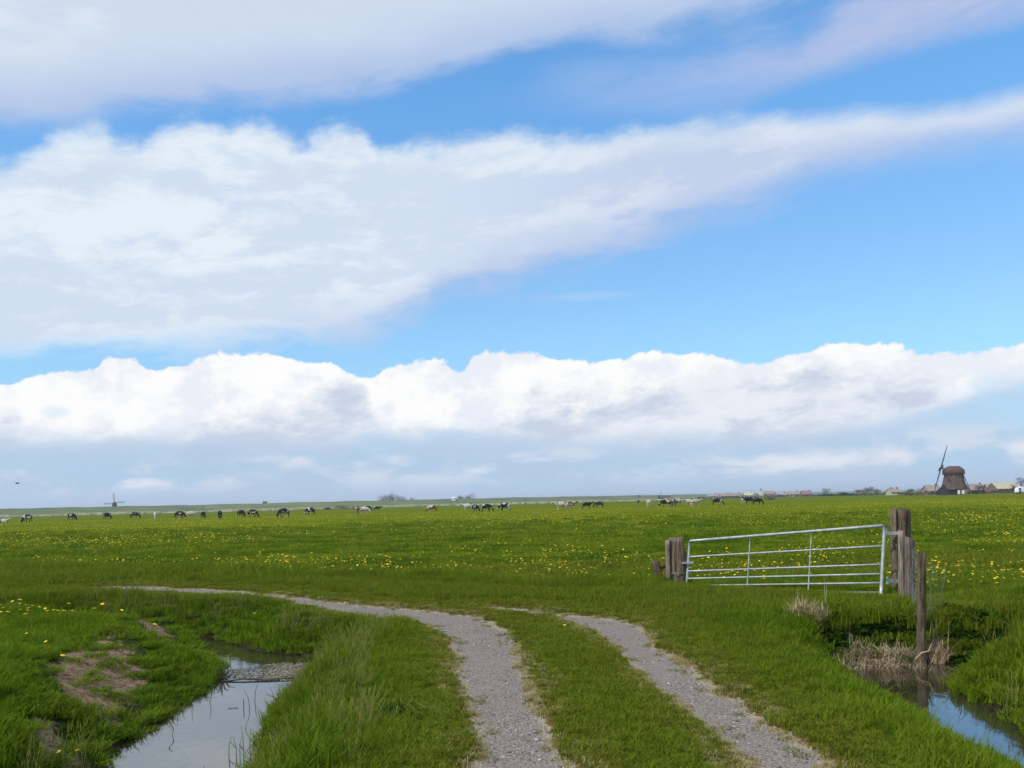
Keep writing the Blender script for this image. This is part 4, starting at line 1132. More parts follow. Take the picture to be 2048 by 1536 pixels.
for a in [
    (6, 1046, 8, 0, 'lie', 'white', 'white and black cow lying down, cut off by the left edge of the photo'),
    (55, 1046, 20, 155, 'graze', 'pied', 'second cow from the left edge, white back with dark head and rump, grazing'),
    (143, 1041, 15, -25, 'graze', 'black', 'black cow with pale back grazing to the right, left of the distant windmill'),
    (214, 1039, 13, 80, 'graze', 'black', 'small dark cow seen from behind just under the distant windmill'),
    (269, 1037, 12, -10, 'graze', 'black', 'dark cow with grey back, first to the right of the distant windmill'),
    (311, 1039, 14, -70, 'graze', 'white', 'white cow with a dark flank facing the viewer, second right of the distant windmill'),
    (359, 1038, 15, -20, 'graze', 'black', 'black cow grazing to the right, touching a white cow on its right'),
    (384, 1037, 14, 170, 'graze', 'cream', 'pale white cow directly right of a black grazing cow'),
    (407, 1037, 13, 95, 'graze', 'allblack', 'all black cow seen from behind, right of the pale white cow'),
    (440, 1038, 16, 110, 'graze', 'pied', 'narrow cow with white front and black rump, alone in the left herd'),
    (482, 1035, 14, 75, 'graze', 'allblack', 'black cow seen end on, left one of a close black pair'),
    (505, 1036, 16, -30, 'graze', 'black', 'black cow with grey side grazing right, right one of a close black pair'),
    (568, 1035, 18, 150, 'graze', 'pied', 'black and white cow with its head down to the left, left of two matching grazers'),
    (621, 1031, 15, 150, 'graze', 'pied', 'black and white cow with its head down to the left, right of two matching grazers'),
    (715, 1028, 14, 120, 'graze', 'brown', 'reddish brown cow standing behind a pale cow, in front of the dark bush'),
    (729, 1028, 13, -15, 'graze', 'white', 'pale pinkish white cow in the group near the dark bush'),
    (737, 1020, 10, 180, 'graze', 'black', 'dark cow farther back behind the pale pinkish white cow'),
    (754, 1018, 9, 5, 'stand', 'allblack', 'black cow with raised head, farthest back in the group near the dark bush'),
    (865, 1024, 13, 165, 'graze', 'brown', 'greyish brown cow grazing alone to the left, middle of the photo'),
    (937, 1023, 15, 175, 'stand', 'white', 'white cow at the left end of the overlapping middle group'),
    (951, 1024, 14, 60, 'graze', 'pied', 'black and white cow in the centre of the overlapping middle group'),
    (972, 1024, 15, -15, 'graze', 'pied', 'spotted cow with its head down to the right, right end of the middle group'),
    (1011, 1023, 16, 165, 'graze', 'pied', 'black and white cow grazing left, just right of the overlapping middle group'),
    (1123, 1021, 16, 185, 'stand', 'white', 'large white cow standing side on, left of a dark brown cow'),
    (1141, 1018, 14, 15, 'stand', 'brown', 'dark brown and white cow standing behind the large white cow'),
    (1173, 1018, 13, 0, 'stand', 'allblack', 'bulky all black cow standing side on, right of the brown and white cow'),
    (1199, 1016, 12, 160, 'graze', 'allblack', 'black cow grazing left, nose towards the bulky all black cow'),
    (1277, 1006, 6, 90, 'graze', 'allblack', 'tiny far black cow, farthest away in the herd', 320),
    (1298, 1015, 15, 75, 'graze', 'cream', 'cream cow seen from behind, alone above the left gate post'),
    (1333, 1015, 15, 165, 'graze', 'pied', 'black and white cow grazing left, left one of the three above the gate'),
    (1346, 1013, 14, 60, 'graze', 'pied', 'black and white cow, middle one of the three above the gate'),
    (1358, 1011, 12, 10, 'stand', 'brown', 'pinkish brown cow with raised head, right one of three above the gate'),
    (1379, 1013, 14, 110, 'stand', 'cream', 'cream cow, left one of a pale pair above the gate'),
    (1391, 1013, 14, 10, 'stand', 'cream', 'cream cow with raised head, right one of a pale pair above the gate'),
    (1434, 1011, 13, -20, 'graze', 'black', 'lone black cow grazing right above the middle of the gate'),
    (1486, 1009, 14, 90, 'stand', 'cream', 'cream cow seen from behind at the left of the bulky black pair'),
    (1499, 1009, 14, 175, 'stand', 'allblack', 'black cow side on, left one of the bulky black pair'),
    (1514, 1010, 13, 5, 'graze', 'allblack', 'black cow side on, rightmost cow of the herd')]:
    cow(*a)

# ------------------------------------------------------------------ dike, reed belt
def px_d(px, top, z): return z * F / ((HOR - .025 * (px - 1024)) - top)
crest = [(-900, 1040, 11.6), (-300, 1025, 11.4), (0, 1017.5, 11.1), (250, 0, 9.9), (400, 0, 8.9), (640, 0, 9.0), (800, 0, 8.6), (1000, 0, 7.9), (1200, 0, 6.6), (1400, 0, 5.1), (1600, 0, 3.6), (1900, 0, 2.6)]
TOPZ = 7.3
pts_ = []
for px, _, up in crest:
    d = (TOPZ - EYE) * F / up; v = ray(px, 1003 - .025 * (px - 1024)); pts_.append(Vector((v.x * d, d, 0)))
b_ = MB(); vs = []; fine_ = []
for i in range(len(pts_) - 1):
    for j in range(12): fine_.append(pts_[i].lerp(pts_[i + 1], j / 12))
fine_.append(pts_[-1])
for i, p in enumerate(fine_):
    t = (fine_[min(i + 1, len(fine_) - 1)] - fine_[max(i - 1, 0)]).normalized(); nrm = Vector((t.y, -t.x, 0))
    hz_ = TOPZ + .25 * math.sin(i * .9) + .15 * math.sin(i * 2.3)
    for off, zz in ((34, -.6), (24, 1.2), (5, hz_ - .3), (2, hz_), (-2, hz_), (-24, -.6)): vs.append(p + nrm * off + Vector((0, 0, zz)))
fs = [(i * 6 + j, (i + 1) * 6 + j, (i + 1) * 6 + j + 1, i * 6 + j + 1) for i in range(len(fine_) - 1) for j in range(5)]
b_.poly(vs, fs)
M_dike = simple('dike_grass', (.060, .105, .024), (.135, .150, .045), .02, coord='Object', stretch=(.5, 1, 6))
tag(link('dike', b_.mesh('dike', True), None, [M_dike]), 'long grassy sea dike along the horizon', kind='structure')
M_reedbelt = simple('reed_belt', (.25, .25, .13), (.42, .38, .24), .15, coord='Object')
b_ = MB(); r_ = random.Random(5)
for i in range(4200):
    u = r_.random(); px = -60 + u * 1420; d = 520 + 120 * u + r_.uniform(-26, 26) + 30 * math.sin(px * .01)
    X_ = (px - 1024) / F * d; h_ = r_.uniform(.7, 1.7) * (1 - .4 * (math.sin(px * .021) > .4)); w3 = r_.uniform(.5, 1.2)
    b_.poly([(X_ - w3, d, -.4), (X_ + w3, d + r_.uniform(-.6, .6), -.4), (X_ + w3 * .7, d, h_ - .2), (X_ - w3 * .4, d + .2, h_ * .85 - .2)], [(0, 1, 2, 3)])
tag(link('reed_belt', b_.mesh('reed_belt'), None, [M_reedbelt]), 'pale strip of dead reeds along the far side of the pasture', kind='stuff')
# ------------------------------------------------------------------ windmills
M_thatch = simple('thatch', (.070, .045, .036), (.140, .095, .072), 1.6, bump=.05, stretch=(1, 1, .35))
M_thatch_old = simple('cap_thatch', (.085, .045, .038), (.135, .078, .062), 1.8, bump=.05, stretch=(1, 1, .35))
M_tar = simple('tarred_boards', (.020, .020, .026), (.048, .042, .050), 3, stretch=(1, 1, .1))
M_white = simple('white_paint', (.72, .72, .70), (.80, .80, .78), 2)
M_spar = simple('sail_spar', (.030, .032, .042), (.060, .060, .070), 4)
M_glass = simple('window_glass', (.02, .025, .03), (.04, .05, .06), 2, .1, .5)
def octa(b_, z0, r0, z1, r1, rot=R(22.5), n_=8, mi=0, cap=True):
    vs = [(r * math.cos(rot + 6.28318 * j / n_), r * math.sin(rot + 6.28318 * j / n_), z) for z, r in ((z0, r0), (z1, r1)) for j in range(n_)]
    fs = [(j, (j + 1) % n_, n_ + (j + 1) % n_, n_ + j) for j in range(n_)]
    if cap: fs += [tuple(range(n_, 2 * n_)), tuple(range(n_ - 1, -1, -1))]
    b_.poly(vs, fs, mi)
def rotor(e, hub, axis, arm0, Rr, parts=True, w=.9):
    """four sails: spar, lattice bars and hem laths each"""
    axis = Vector(axis).normalized(); a0 = Vector(arm0); a0 = (a0 - axis * a0.dot(axis)).normalized(); a1 = axis.cross(a0).normalized()
    for k_ in range(4):
        u = [a0, a1, -a0, -a1][k_]; v = axis.cross(u).normalized(); b_ = MB(); H_ = Vector(hub)
        b_.tube([H_ - u * .2, H_ + u * Rr * .5, H_ + u * Rr], [.30 * Rr / 10, .24 * Rr / 10, .13 * Rr / 10], 6)
        for q in np.linspace(.18, .99, 16):
            c_ = H_ + u * Rr * q + axis * .03
            b_.tube([c_ - v * .22, c_ + v * w * 1.15], .06, 4)
        for off in (-.22, w * .6, w * 1.15): b_.tube([H_ + u * Rr * .17 + v * off, H_ + u * Rr + v * off], .06, 4)
        link('sail', b_.mesh('sail'), e, [M_spar])
    b_ = MB(); b_.tube([Vector(hub) - axis * 2.2, Vector(hub) + axis * .45], .30, 8); link('windshaft', b_.mesh('windshaft'), e, [M_spar])
def mill_cap(e, z0, L_, Wd, Hh, dirv, mat):
    """thatched boat-shaped cap; ridge along dirv"""
    dirv = Vector(dirv).normalized(); sd_ = Vector((-dirv.y, dirv.x, 0)); vs = []; nn = 9
    secs = [(-1.0, .45, .42), (-.93, .72, .58), (-.52, .95, .98), (-.1, 1.0, 1.0), (.42, .96, 1.0), (.62, .86, .92), (.94, .62, .60), (1.0, .5, .48)]
    for t, ww, hh_ in secs:
        for j in range(nn):
            a = math.pi * j / (nn - 1); y_ = math.cos(a) * Wd * ww; q = math.sin(a) ** .75 * Hh * hh_
            vs.append(dirv * t * L_ + sd_ * y_ + Vector((0, 0, z0 + q - .12 * abs(math.cos(a)))))
    fs = [(i * nn + j, i * nn + j + 1, (i + 1) * nn + j + 1, (i + 1) * nn + j) for i in range(len(secs) - 1) for j in range(nn - 1)]
    fs += [tuple(range(nn)), tuple((len(secs) - 1) * nn + j for j in reversed(range(nn)))]
    fs += [(i * nn, (i + 1) * nn, (i + 1) * nn + nn - 1, i * nn + nn - 1) for i in range(len(secs) - 1)]
    b_ = MB(); b_.poly(vs, fs); link('cap', b_.mesh('cap', True), e, [mat])

D = 370.0
base = at(1908, 985, D); gz0 = -.25
e = empty('windmill', (base.x, D, gz0)); tag(e, 'brown thatched windmill with dark boarded base and sails seen edge on, at the right', 'windmill')
vw = Vector((base.x, D, 0)).normalized(); lf = Vector((-vw.y, vw.x, 0))           # towards the left in view
b_ = MB(); octa(b_, 0, 4.1, 2.9, 4.0); link('base_wall', b_.mesh('base_wall'), e, [M_tar])
b_ = MB()
prof = [(2.35, 5.15), (2.75, 5.05), (3.9, 4.70), (5.5, 4.30), (7.4, 3.86), (8.6, 3.60)]
for (z0, r0), (z1, r1) in zip(prof, prof[1:]): octa(b_, z0, r0, z1, r1, cap=False)
octa(b_, 2.34, 5.04, 2.345, 4.0, cap=False)
link('thatched_body', b_.mesh('thatched_body'), e, [M_thatch])
b_ = MB(); octa(b_, 8.45, 3.72, 8.78, 3.72, n_=16); link('curb', b_.mesh('curb'), e, [M_tar])
mill_cap(e, 8.75, 4.3, 2.7, 3.5, lf, M_thatch_old)
tilt_ = R(15.5); lf_r = (lf - vw * .09).normalized(); axis_ = lf_r * math.cos(tilt_) + Vector((0, 0, math.sin(tilt_)))
hub = lf * 4.75 + Vector((0, 0, 11.55))
rotor(e, hub, axis_, Vector((0, 0, 1)), 9.9, w=1.0)
# boarded gable annex on the left
b_ = MB(); A = lf * 4.0 - vw * 1.4; wv = lf; dv = vw
def prism(b_, c, wv, dv, hw, hd, hwall, hroof, mi=0, mr=0, over=.3):
    P_ = lambda s, t, z: c + wv * s + dv * t + Vector((0, 0, z))
    b_.poly([P_(-hw, -hd, 0), P_(hw, -hd, 0), P_(hw, hd, 0), P_(-hw, hd, 0), P_(-hw, -hd, hwall), P_(hw, -hd, hwall), P_(hw, hd, hwall), P_(-hw, hd, hwall), P_(0, -hd, hroof), P_(0, hd, hroof)],
            [(0, 1, 5, 8, 4), (1, 2, 6, 5), (2, 3, 7, 9, 6), (3, 0, 4, 7)], mi)
def roofs(b_, c, wv, dv, hw, hd, hwall, hroof, over=.3, th=.18, mi=0):
    P_ = lambda s, t, z: c + wv * s + dv * t + Vector((0, 0, z)); sl = (hroof - hwall) / hw
    for s in (1, -1):
        vs = []
        for z_ in (.02, th):
            vs += [P_(s * (hw + over), -hd - over, hwall - over * sl + z_), P_(s * (hw + over), hd + over, hwall - over * sl + z_), P_(0, hd + over, hroof + z_), P_(0, -hd - over, hroof + z_)]
        b_.poly(vs, [(0, 1, 2, 3), (4, 5, 6, 7), (0, 1, 5, 4), (1, 2, 6, 5), (2, 3, 7, 6), (3, 0, 4, 7)], mi)
prism(b_, A, wv, dv, 2.6, 2.6, 1.6, 4.2); an = link('annex', b_.mesh('annex'), e, [M_tar])
b_ = MB(); roofs(b_, A, wv, dv, 2.6, 2.6, 1.6, 4.2); link('annex_roof', b_.mesh('annex_roof'), an, [M_tar])
b_ = MB(); q = -vw * 4.05 - lf * 2.6
for s in (-.8, .8): b_.box((q.x + s * -lf.x - .5, q.y + s * -lf.y - .12, .3), (q.x + s * -lf.x + .5, q.y + s * -lf.y + .12, 2.0))
link('white_door', b_.mesh('white_door'), e, [M_white])
b_ = MB(); rear = -lf
b_.tube([rear * 3.2 + Vector((0, 0, 9.6)), rear * 5.6 + Vector((0, 0, 3.4)), rear * 6.3 + Vector((0, 0, .9))], .17, 6)
for s in (1, -1): b_.tube([rear * .4 + vw * s * 2.5 + Vector((0, 0, 9.6)), rear * 6.0 + Vector((0, 0, 1.6))], .12, 6)
link('tail_pole', b_.mesh('tail_pole'), e, [M_spar])

D2 = 1010.0
c_ = at(229, 1006, D2)
e = empty('windmill', (c_.x, D2, -.3)); tag(e, 'tiny dark distant windmill on the left horizon, sails set as an upright cross', 'windmill')
b_ = MB(); octa(b_, 0, 4.4, c_.z - 1.5, 2.7); link('body', b_.mesh('body'), e, [M_thatch])
v2 = -Vector((c_.x, D2, 0)).normalized()
mill_cap(e, c_.z - 1.4, 3.2, 2.5, 2.9, v2, M_tar)
s2 = Vector((-v2.y, v2.x, 0))
rotor(e, v2 * 3.6 + Vector((0, 0, c_.z + .3)), v2 + Vector((0, 0, .15)), Vector((0, 0, 1)) - s2 * .03, 11.3, w=1.3)

# ------------------------------------------------------------------ far houses, trees and hedges
HC = {'pink': (.32, .25, .225), 'tan': (.32, .26, .21), 'brick': (.20, .135, .11), 'white': (.70, .68, .64), 'cream': (.52, .45, .31), 'grey': (.33, .32, .33), 'dark': (.07, .07, .075), 'red': (.25, .17, .145)}
HM = {k_: simple(k_ + '_surface', v, tuple(c * .8 for c in v), .8) for k_, v in HC.items()}
def house(px, py, d, w, hw_, hr, wall, roof, label, rot=0., dep=7., chim=True, cat='house'):
    p = at(px, py, d); e = empty('house', (p.x, d, -.3), rot); tag(e, label, cat)
    b_ = MB(); X1, Y1 = Vector((0, 1, 0)), Vector((1, 0, 0)); c0 = Vector((0, 0, 0))
    prism(b_, c0, X1, Y1, dep / 2, w / 2, hw_, hr); link('wall', b_.mesh('wall'), e, [HM[wall]])
    b_ = MB(); roofs(b_, c0, X1, Y1, dep / 2, w / 2, hw_, hr, .35); ro = link('roof', b_.mesh('roof'), e, [HM[roof]])
    if chim:
        b_ = MB(); b_.box((w * .28, -.4, hr - .8), (w * .28 + .8, .4, hr + .9)); link('chimney', b_.mesh('chimney'), ro, [HM['brick']])
    nw = max(2, int(w / 3))
    for i in range(nw):
        x0 = -w / 2 + w * (i + .5) / nw; b_ = MB(); b_.box((x0 - .5, -dep / 2 - .04, .9), (x0 + .5, -dep / 2 + .05, 2.1)); link('window', b_.mesh('window'), e, [M_glass])
    return e
VH = [  # px, base y, distance, width, eaves, ridge, wall, roof, label
    (1425, 992, 760, 9, 2.6, 5.6, 'white', 'pink', 'pale house with pinkish roof, first of the village above the gate'),
    (1449, 990, 820, 11, 2.6, 6.0, 'tan', 'pink', 'long pink roofed house, second from the left in the village'),
    (1472, 990, 860, 9, 2.8, 6.4, 'brick', 'tan', 'brick house with tan roof left of the church in the village'),
    (1497, 990, 830, 8, 3.0, 6.8, 'white', 'cream', 'bright cream roofed house just left of the church spire'),
    (1541, 989, 860, 12, 2.7, 6.3, 'brick', 'pink', 'wide pink roofed house just right of the church spire'),
    (1562, 988, 820, 9, 2.7, 6.0, 'tan', 'grey', 'grey roofed house between two pink roofed houses in the village'),
    (1585, 988, 800, 13, 2.7, 6.1, 'white', 'pink', 'widest pink roofed house at the right end of the village row'),
    (1612, 987, 760, 8, 2.6, 6.6, 'brick', 'red', 'small red roofed house at the right end of the village'),
    (1787, 986, 520, 6, 2.4, 4.3, 'cream', 'tan', 'little cream house between the tree clump and the brown windmill'),
    (1863, 985, 430, 6.5, 2.6, 5.2, 'pink', 'pink', 'pink roofed house directly left of the brown windmill'),
    (1950, 985, 520, 9, 2.6, 6.0, 'brick', 'pink', 'low brick house directly right of the brown windmill'),
    (1985, 984, 470, 7, 2.6, 5.4, 'brick', 'pink', 'pink roofed house left of the long cream roofed barn'),
]
for v in VH:
    v = v[:4] + (v[4] * .8, v[5] * (.74 if v[2] > 600 else .9)) + v[6:]
    house(*v, rot=random.uniform(-.25, .25))
house(2007, 984, 440, 12.5, 2.3, 5.2, 'brick', 'cream', 'long low barn with a sunlit cream roof near the right edge', rot=.15, dep=8, chim=False, cat='barn')
house(1330, 996, 1100, 13, 1.8, 4.6, 'dark', 'dark', 'dark low barn under a thin mast on the horizon', chim=False, cat='barn')
house(907, 1000, 1190, 5.0, 8.4, 10.2, 'white', 'white', 'tiny white house on the dike right of the tree clump', chim=False)
house(530, 1006, 1110, 4.2, 8.2, 9.9, 'dark', 'dark', 'tiny dark hut on top of the dike', dep=5, chim=False, cat='hut')
# church
p = at(1522, 989, 850); e = empty('church', (p.x, 850, -.3)); tag(e, 'small village church with a pale tower and pointed spire', 'church')
b_ = MB(); b_.box((-1.6, -1.6, 0), (1.6, 1.6, 6)); link('tower', b_.mesh('tower'), e, [HM['white']])
b_ = MB(); octa(b_, 6, 1.7, 10, .1, rot=R(45), n_=4); link('spire', b_.mesh('spire'), e, [HM['grey']])
b_ = MB(); prism(b_, Vector((6.5, 0, 0)), Vector((0, 1, 0)), Vector((1, 0, 0)), 3.2, 4.8, 3.2, 6.0); nv = link('nave', b_.mesh('nave'), e, [HM['tan']])
b_ = MB(); roofs(b_, Vector((6.5, 0, 0)), Vector((0, 1, 0)), Vector((1, 0, 0)), 3.2, 4.8, 3.2, 6.0); link('nave_roof', b_.mesh('nave_roof'), nv, [HM['pink']])
# mast
p = at(1322, 994, 1120); b_ = MB(); b_.tube([(0, 0, 0), (0, 0, 12.5)], [.32, .12], 6)
for zz in (4, 8, 11): b_.tube([(-.8, 0, zz), (.8, 0, zz)], .12, 4)
o = link('mast', b_.mesh('mast'), None, [M_spar]); o.location = (p.x, 1120, 0); tag(o, 'thin dark mast rising behind the dark low barn', 'mast')

M_bark = simple('bark', (.07, .055, .045), (.12, .10, .08), 2)
def leafmat(name, c1, c2):
    return simple(name, c1, c2, .9, .9, .1)
TM = {'bare': leafmat('bare_twigs', (.105, .085, .085), (.175, .145, .135)), 'mauve': leafmat('mauve_twigs', (.13, .088, .088), (.19, .13, .125)), 'green': leafmat('spring_leaves', (.055, .085, .030), (.12, .15, .055)), 'dark': leafmat('dark_leaves', (.018, .032, .014), (.045, .062, .025)), 'brown': leafmat('brown_scrub', (.10, .075, .045), (.17, .13, .075))}
def crown_mesh(w, h, dens, seed, z0, dep=None, s=1.0, lumps=6):
    r_ = random.Random(seed); b_ = MB(); dep = dep or w * .6
    L_ = [(r_.uniform(-.36, .36) * w, r_.uniform(-.3, .3) * dep, z0 + h * r_.uniform(.3, .66), r_.uniform(.24, .4)) for _ in range(lumps)]
    for i in range(dens):
        cx, cy, cz, q = L_[i % lumps]
        a, bb, rr = r_.random() * 6.283, math.acos(r_.uniform(-1, 1)), r_.random() ** .4
        x_ = cx + w * q * rr * math.sin(bb) * math.cos(a); y_ = cy + dep * q * rr * math.sin(bb) * math.sin(a); z_ = cz + h * q * 1.1 * rr * math.cos(bb)
        if z_ < z0 * .6: continue
        u = Vector((r_.gauss(0, 1), r_.gauss(0, 1), r_.gauss(0, 1))).normalized() * s * r_.uniform(.4, 1); v = Vector((r_.gauss(0, 1), r_.gauss(0, 1), r_.gauss(0, 1))).normalized() * s * r_.uniform(.2, .6)
        c_ = Vector((x_, y_, z_)); b_.poly([c_ - u, c_ + v, c_ + u, c_ - v], [(0, 1, 2, 3)])
    return b_.mesh('crown')
def tree(px, py, d, w, h, mat, label, seed, trunk=.25, dens=520, s=None, kind='tree', z=-.3):
    p = at(px, py, d); e = empty(kind, (p.x, d, z)); tag(e, label, 'tree' if kind == 'tree' else kind.split('_')[-1])
    s = s or max(.28, w * .055)
    link('crown', crown_mesh(w, h * (1 - trunk), dens, seed, h * trunk, s=s), e, [TM[mat]])
    b_ = MB()
    if trunk > .1:
        b_.tube([(0, 0, 0), (.1, 0, h * trunk), (0, 0, h * .7)], [h * .035, h * .028, h * .01], 6)
        for i in range(5):
            a = i * 1.3; b_.tube([(0, 0, h * (.25 + .06 * i)), (math.cos(a) * w * .2, math.sin(a) * w * .15, h * .6), (math.cos(a) * w * .36, math.sin(a) * w * .25, h * .82)], [h * .016, h * .01, h * .004], 5)
    else:
        for i in range(5):
            a = i * 1.26; b_.tube([(0, 0, 0), (math.cos(a) * w * .25, math.sin(a) * w * .15, h * .5)], [h * .03, h * .01], 5)
    link('trunk', b_.mesh('trunk'), e, [M_bark])
T = [
    (768, 1003, 1190, 17, 17, 'bare', 'grey bare tree at the left side of the clump behind the dike', .2),
    (785, 1003, 1200, 20, 20, 'bare', 'tallest grey bare tree in the middle of the clump behind the dike', .2),
    (802, 1003, 1190, 15, 16.5, 'bare', 'grey bare tree at the right side of the clump behind the dike', .2),
    (826, 1002, 1190, 9, 12, 'bare', 'small grey tree right of the clump behind the dike', .2),
    (923, 1000, 1290, 15, 14.5, 'green', 'greenish tree behind the dike, left one of two above the middle cows', .15),
    (939, 1000, 1290, 15, 16, 'bare', 'bare tree behind the dike, right one of two above the middle cows', .15),
    (1278, 996, 1400, 9, 9.0, 'bare', 'tiny bare tree on the horizon left of the dark low barn', .2),
    (1318, 996, 1110, 7, 6.4, 'dark', 'dark small tree at the foot of the thin mast', .1),
    (1652, 988, 700, 6.5, 7.2, 'bare', 'lone bare tree between the village and the round tree clump', .3),
    (1688, 987, 640, 8, 3.2, 'dark', 'low dark bushy tree left of the round tree clump', .1),
    (1716, 987, 620, 7, 5.2, 'mauve', 'mauve bare tree at the left side of the round tree clump', .15),
    (1733, 987, 620, 9.5, 6.4, 'mauve', 'largest rounded mauve tree in the clump left of the brown windmill', .15),
    (1750, 987, 620, 7.5, 5.4, 'mauve', 'mauve bare tree at the right side of the round tree clump', .15),
    (1782, 986, 540, 3, 5.2, 'bare', 'thin bare tree beside the little cream house', .35),
    (1822, 986, 500, 6, 3.6, 'green', 'low green tree halfway between the little cream house and the brown windmill', .1),
    (1845, 986, 480, 6, 4.0, 'bare', 'bare tree just left of the pink roofed house by the windmill', .2),
    (1958, 986, 500, 7, 5.4, 'mauve', 'mauve bare tree behind the low brick house by the windmill', .2),
    (1973, 986, 520, 6, 4.6, 'mauve', 'second mauve bare tree behind the low brick house by the windmill', .2),
    (2027, 985, 430, 3.2, 4.4, 'dark', 'dark narrow tree between the cream roofed barn and the lorry', .1),
    (2043, 985, 440, 6.5, 8.6, 'mauve', 'tall bare tree rising behind the lorry at the right edge', .3),
    (2068, 985, 450, 8, 9.0, 'mauve', 'bare tree cut off by the right edge behind the lorry', .3),
]
for i, (px, py, d, w, h, mt, lb, tk) in enumerate(T): tree(px, py, d, w, h, mt, lb, 100 + i, tk)
for i, (px, py, d, w, h, mt, lb) in enumerate([
    (690, 1018, 430, 8.8, 2.6, 'dark', 'broad dark bush at the pasture edge in front of the dike'),
    (655, 1018, 430, 3.6, 1.5, 'dark', 'small dark bush left of the broad dark bush'),
    (712, 1017, 430, 4.5, 2.0, 'bare', 'grey low bush right of the broad dark bush'),
    (1540, 1004, 330, 4.0, 1.4, 'bare', 'grey low bush behind the rightmost black cow')]):
    tree(px, py, d, w, h, mt, lb, 200 + i, .02, 420, .3, 'bush')
def hedge(px0, px1, d, h, mat, label, seed):
    a, c2 = at(px0, 986, d), at(px1, 986, d); w = c2.x - a.x; r_ = random.Random(seed); b_ = MB()
    for i in range(int(w * 26)):
        x_ = r_.uniform(-w / 2, w / 2); hh_ = h * (.75 + .25 * math.sin(x_ * .9 + seed) * math.sin(x_ * .37)); z_ = r_.random() ** .7 * hh_; y_ = r_.uniform(-1, 1)
        u = Vector((r_.gauss(0, 1), r_.gauss(0, 1), r_.gauss(0, 1))).normalized() * .42; v = Vector((r_.gauss(0, 1), r_.gauss(0, 1), r_.gauss(0, 1))).normalized() * .3
        c_ = Vector((x_, y_, z_)); b_.poly([c_ - u, c_ + v, c_ + u, c_ - v], [(0, 1, 2, 3)])
    o = link('hedge', b_.mesh('hedge'), None, [TM[mat]]); o.location = ((a.x + c2.x) / 2, d, -.3); tag(o, label, 'hedge')
hedge(1395, 1530, 700, 2.2, 'brown', 'thin brown hedge in front of the left half of the village', 1)
hedge(1530, 1660, 660, 2.4, 'bare', 'grey hedge in front of the right half of the village', 2)
hedge(1640, 1715, 600, 2.2, 'dark', 'dark hedge left of the round tree clump', 3)
hedge(1715, 1800, 560, 2.3, 'green', 'green hedge along the foot of the round tree clump', 4)
hedge(1796, 1882, 420, 2.1, 'brown', 'brown scrub hedge running up to the left of the brown windmill', 5)
hedge(1936, 1971, 385, 1.9, 'dark', 'clipped dark green hedge right of the brown windmill', 6)
hedge(1971, 2030, 430, 1.6, 'brown', 'brown hedge in front of the cream roofed barn', 7)

# lorry at the right edge
M_blue = simple('blue_paint', (.02, .14, .48), (.03, .17, .55), 2, .4, .4)
M_rubber = simple('tyre_rubber', (.015, .015, .015), (.03, .03, .03), 5)
M_lw = simple('white_lorry_panel', (.74, .76, .80), (.80, .82, .85), 2, .5)
p = at(2046, 984, 330); e = empty('lorry', (p.x, 330, -.25)); tag(e, 'white lorry with blue cab and blue side panel, cut off by the right edge', 'lorry')
b_ = MB(); b_.box((-1.0, -1.2, .8), (4.6, 1.2, 2.75)); bx = link('cargo_box', b_.mesh('cargo_box'), e, [M_lw])
b_ = MB(); b_.box((.1, -1.215, .85), (1.1, -1.203, 1.7)); b_.box((1.8, -1.215, .85), (3.8, -1.203, 1.7)); link('side_panel', b_.mesh('side_panel'), bx, [M_blue])
b_ = MB(); b_.poly([(-2.6, -1.1, .6), (-1.1, -1.1, .6), (-1.1, -1.1, 2.4), (-2.2, -1.1, 2.4), (-2.6, -1.1, 1.5), (-2.6, 1.1, .6), (-1.1, 1.1, .6), (-1.1, 1.1, 2.4), (-2.2, 1.1, 2.4), (-2.6, 1.1, 1.5)],
                 [(0, 1, 2, 3, 4), (9, 8, 7, 6, 5), (0, 4, 9, 5), (4, 3, 8, 9), (3, 2, 7, 8), (2, 1, 6, 7), (1, 0, 5, 6)]); cb = link('cab', b_.mesh('cab'), e, [M_lw])
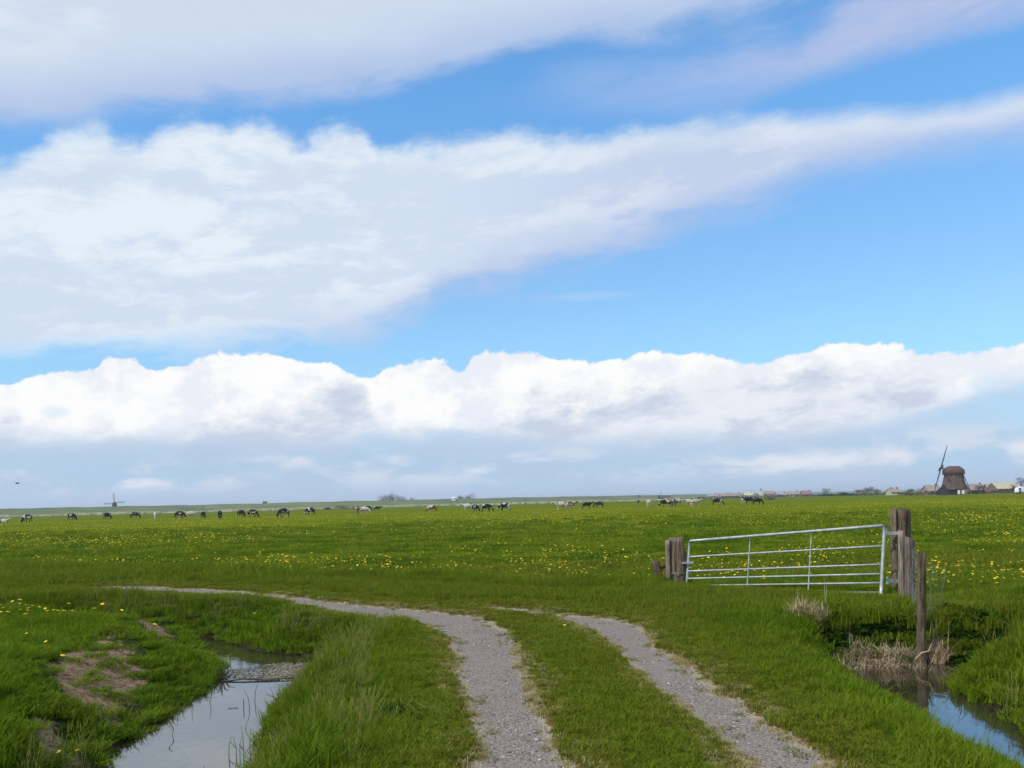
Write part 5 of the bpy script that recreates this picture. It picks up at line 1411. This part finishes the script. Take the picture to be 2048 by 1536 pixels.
b_ = MB(); b_.box((-2.1, -1.115, .7), (-1.2, -1.103, 1.45)); link('door_panel', b_.mesh('door_panel'), cb, [M_blue])
b_ = MB(); b_.box((-2.15, -1.115, 1.55), (-1.35, -1.103, 2.2)); link('window', b_.mesh('window'), cb, [M_glass])
for x_ in (-1.8, 2.6, 3.7):
    for y_ in (-1.0, 1.0):
        b_ = MB(); b_.tube([(x_, y_ - .13, .45), (x_, y_ + .13, .45)], .45, 12); link('wheel', b_.mesh('wheel'), e, [M_rubber])

# bird
p = at(35, 967, 62); e = empty('bird', p, .5); tag(e, 'small dark bird in flight above the left end of the dike', 'bird')
M_bird = simple('bird_plumage', (.05, .04, .05), (.10, .08, .08), 8)
b_ = MB(); b_.tube([(-.16, 0, 0), (-.08, 0, .005), (0, 0, .01), (.08, 0, .012), (.14, 0, .015)], [.01, .03, .035, .025, .008], 8); link('body', b_.mesh('body', True), e, [M_bird])
for s in (1, -1):
    b_ = MB(); w_s = [(.05, 0, .02), (-.05, 0, .02), (-.03, s * .13, .07), (.05, s * .13, .075), (-.10, s * .27, .02), (-.04, s * .27, .025)]
    b_.poly(w_s + [(a, c2, q + .008) for a, c2, q in w_s], [(0, 1, 2, 3), (3, 2, 4, 5), (6, 7, 8, 9), (9, 8, 10, 11), (0, 3, 9, 6), (3, 5, 11, 9), (1, 2, 8, 7), (2, 4, 10, 8)])
    link('wing', b_.mesh('wing'), e, [M_bird])
# ------------------------------------------------------------------ haze
b_ = MB(); b_.box((-9400, -9400, -2.2), (9400, 12400, 27))
hz_o = link('haze', b_.mesh('haze'))
mt = bpy.data.materials.new('haze'); mt.use_nodes = True; t = mt.node_tree; t.nodes.clear()
pv_ = t.nodes.new('ShaderNodeVolumePrincipled'); pv_.inputs['Color'].default_value = (.86, .91, 1, 1); pv_.inputs['Density'].default_value = .00017; pv_.inputs['Anisotropy'].default_value = .2
ou = t.nodes.new('ShaderNodeOutputMaterial'); t.links.new(pv_.outputs[0], ou.inputs['Volume'])
hz_o.data.materials.append(mt); tag(hz_o, 'thin pale haze over the whole flat land', kind='stuff')
#PART5
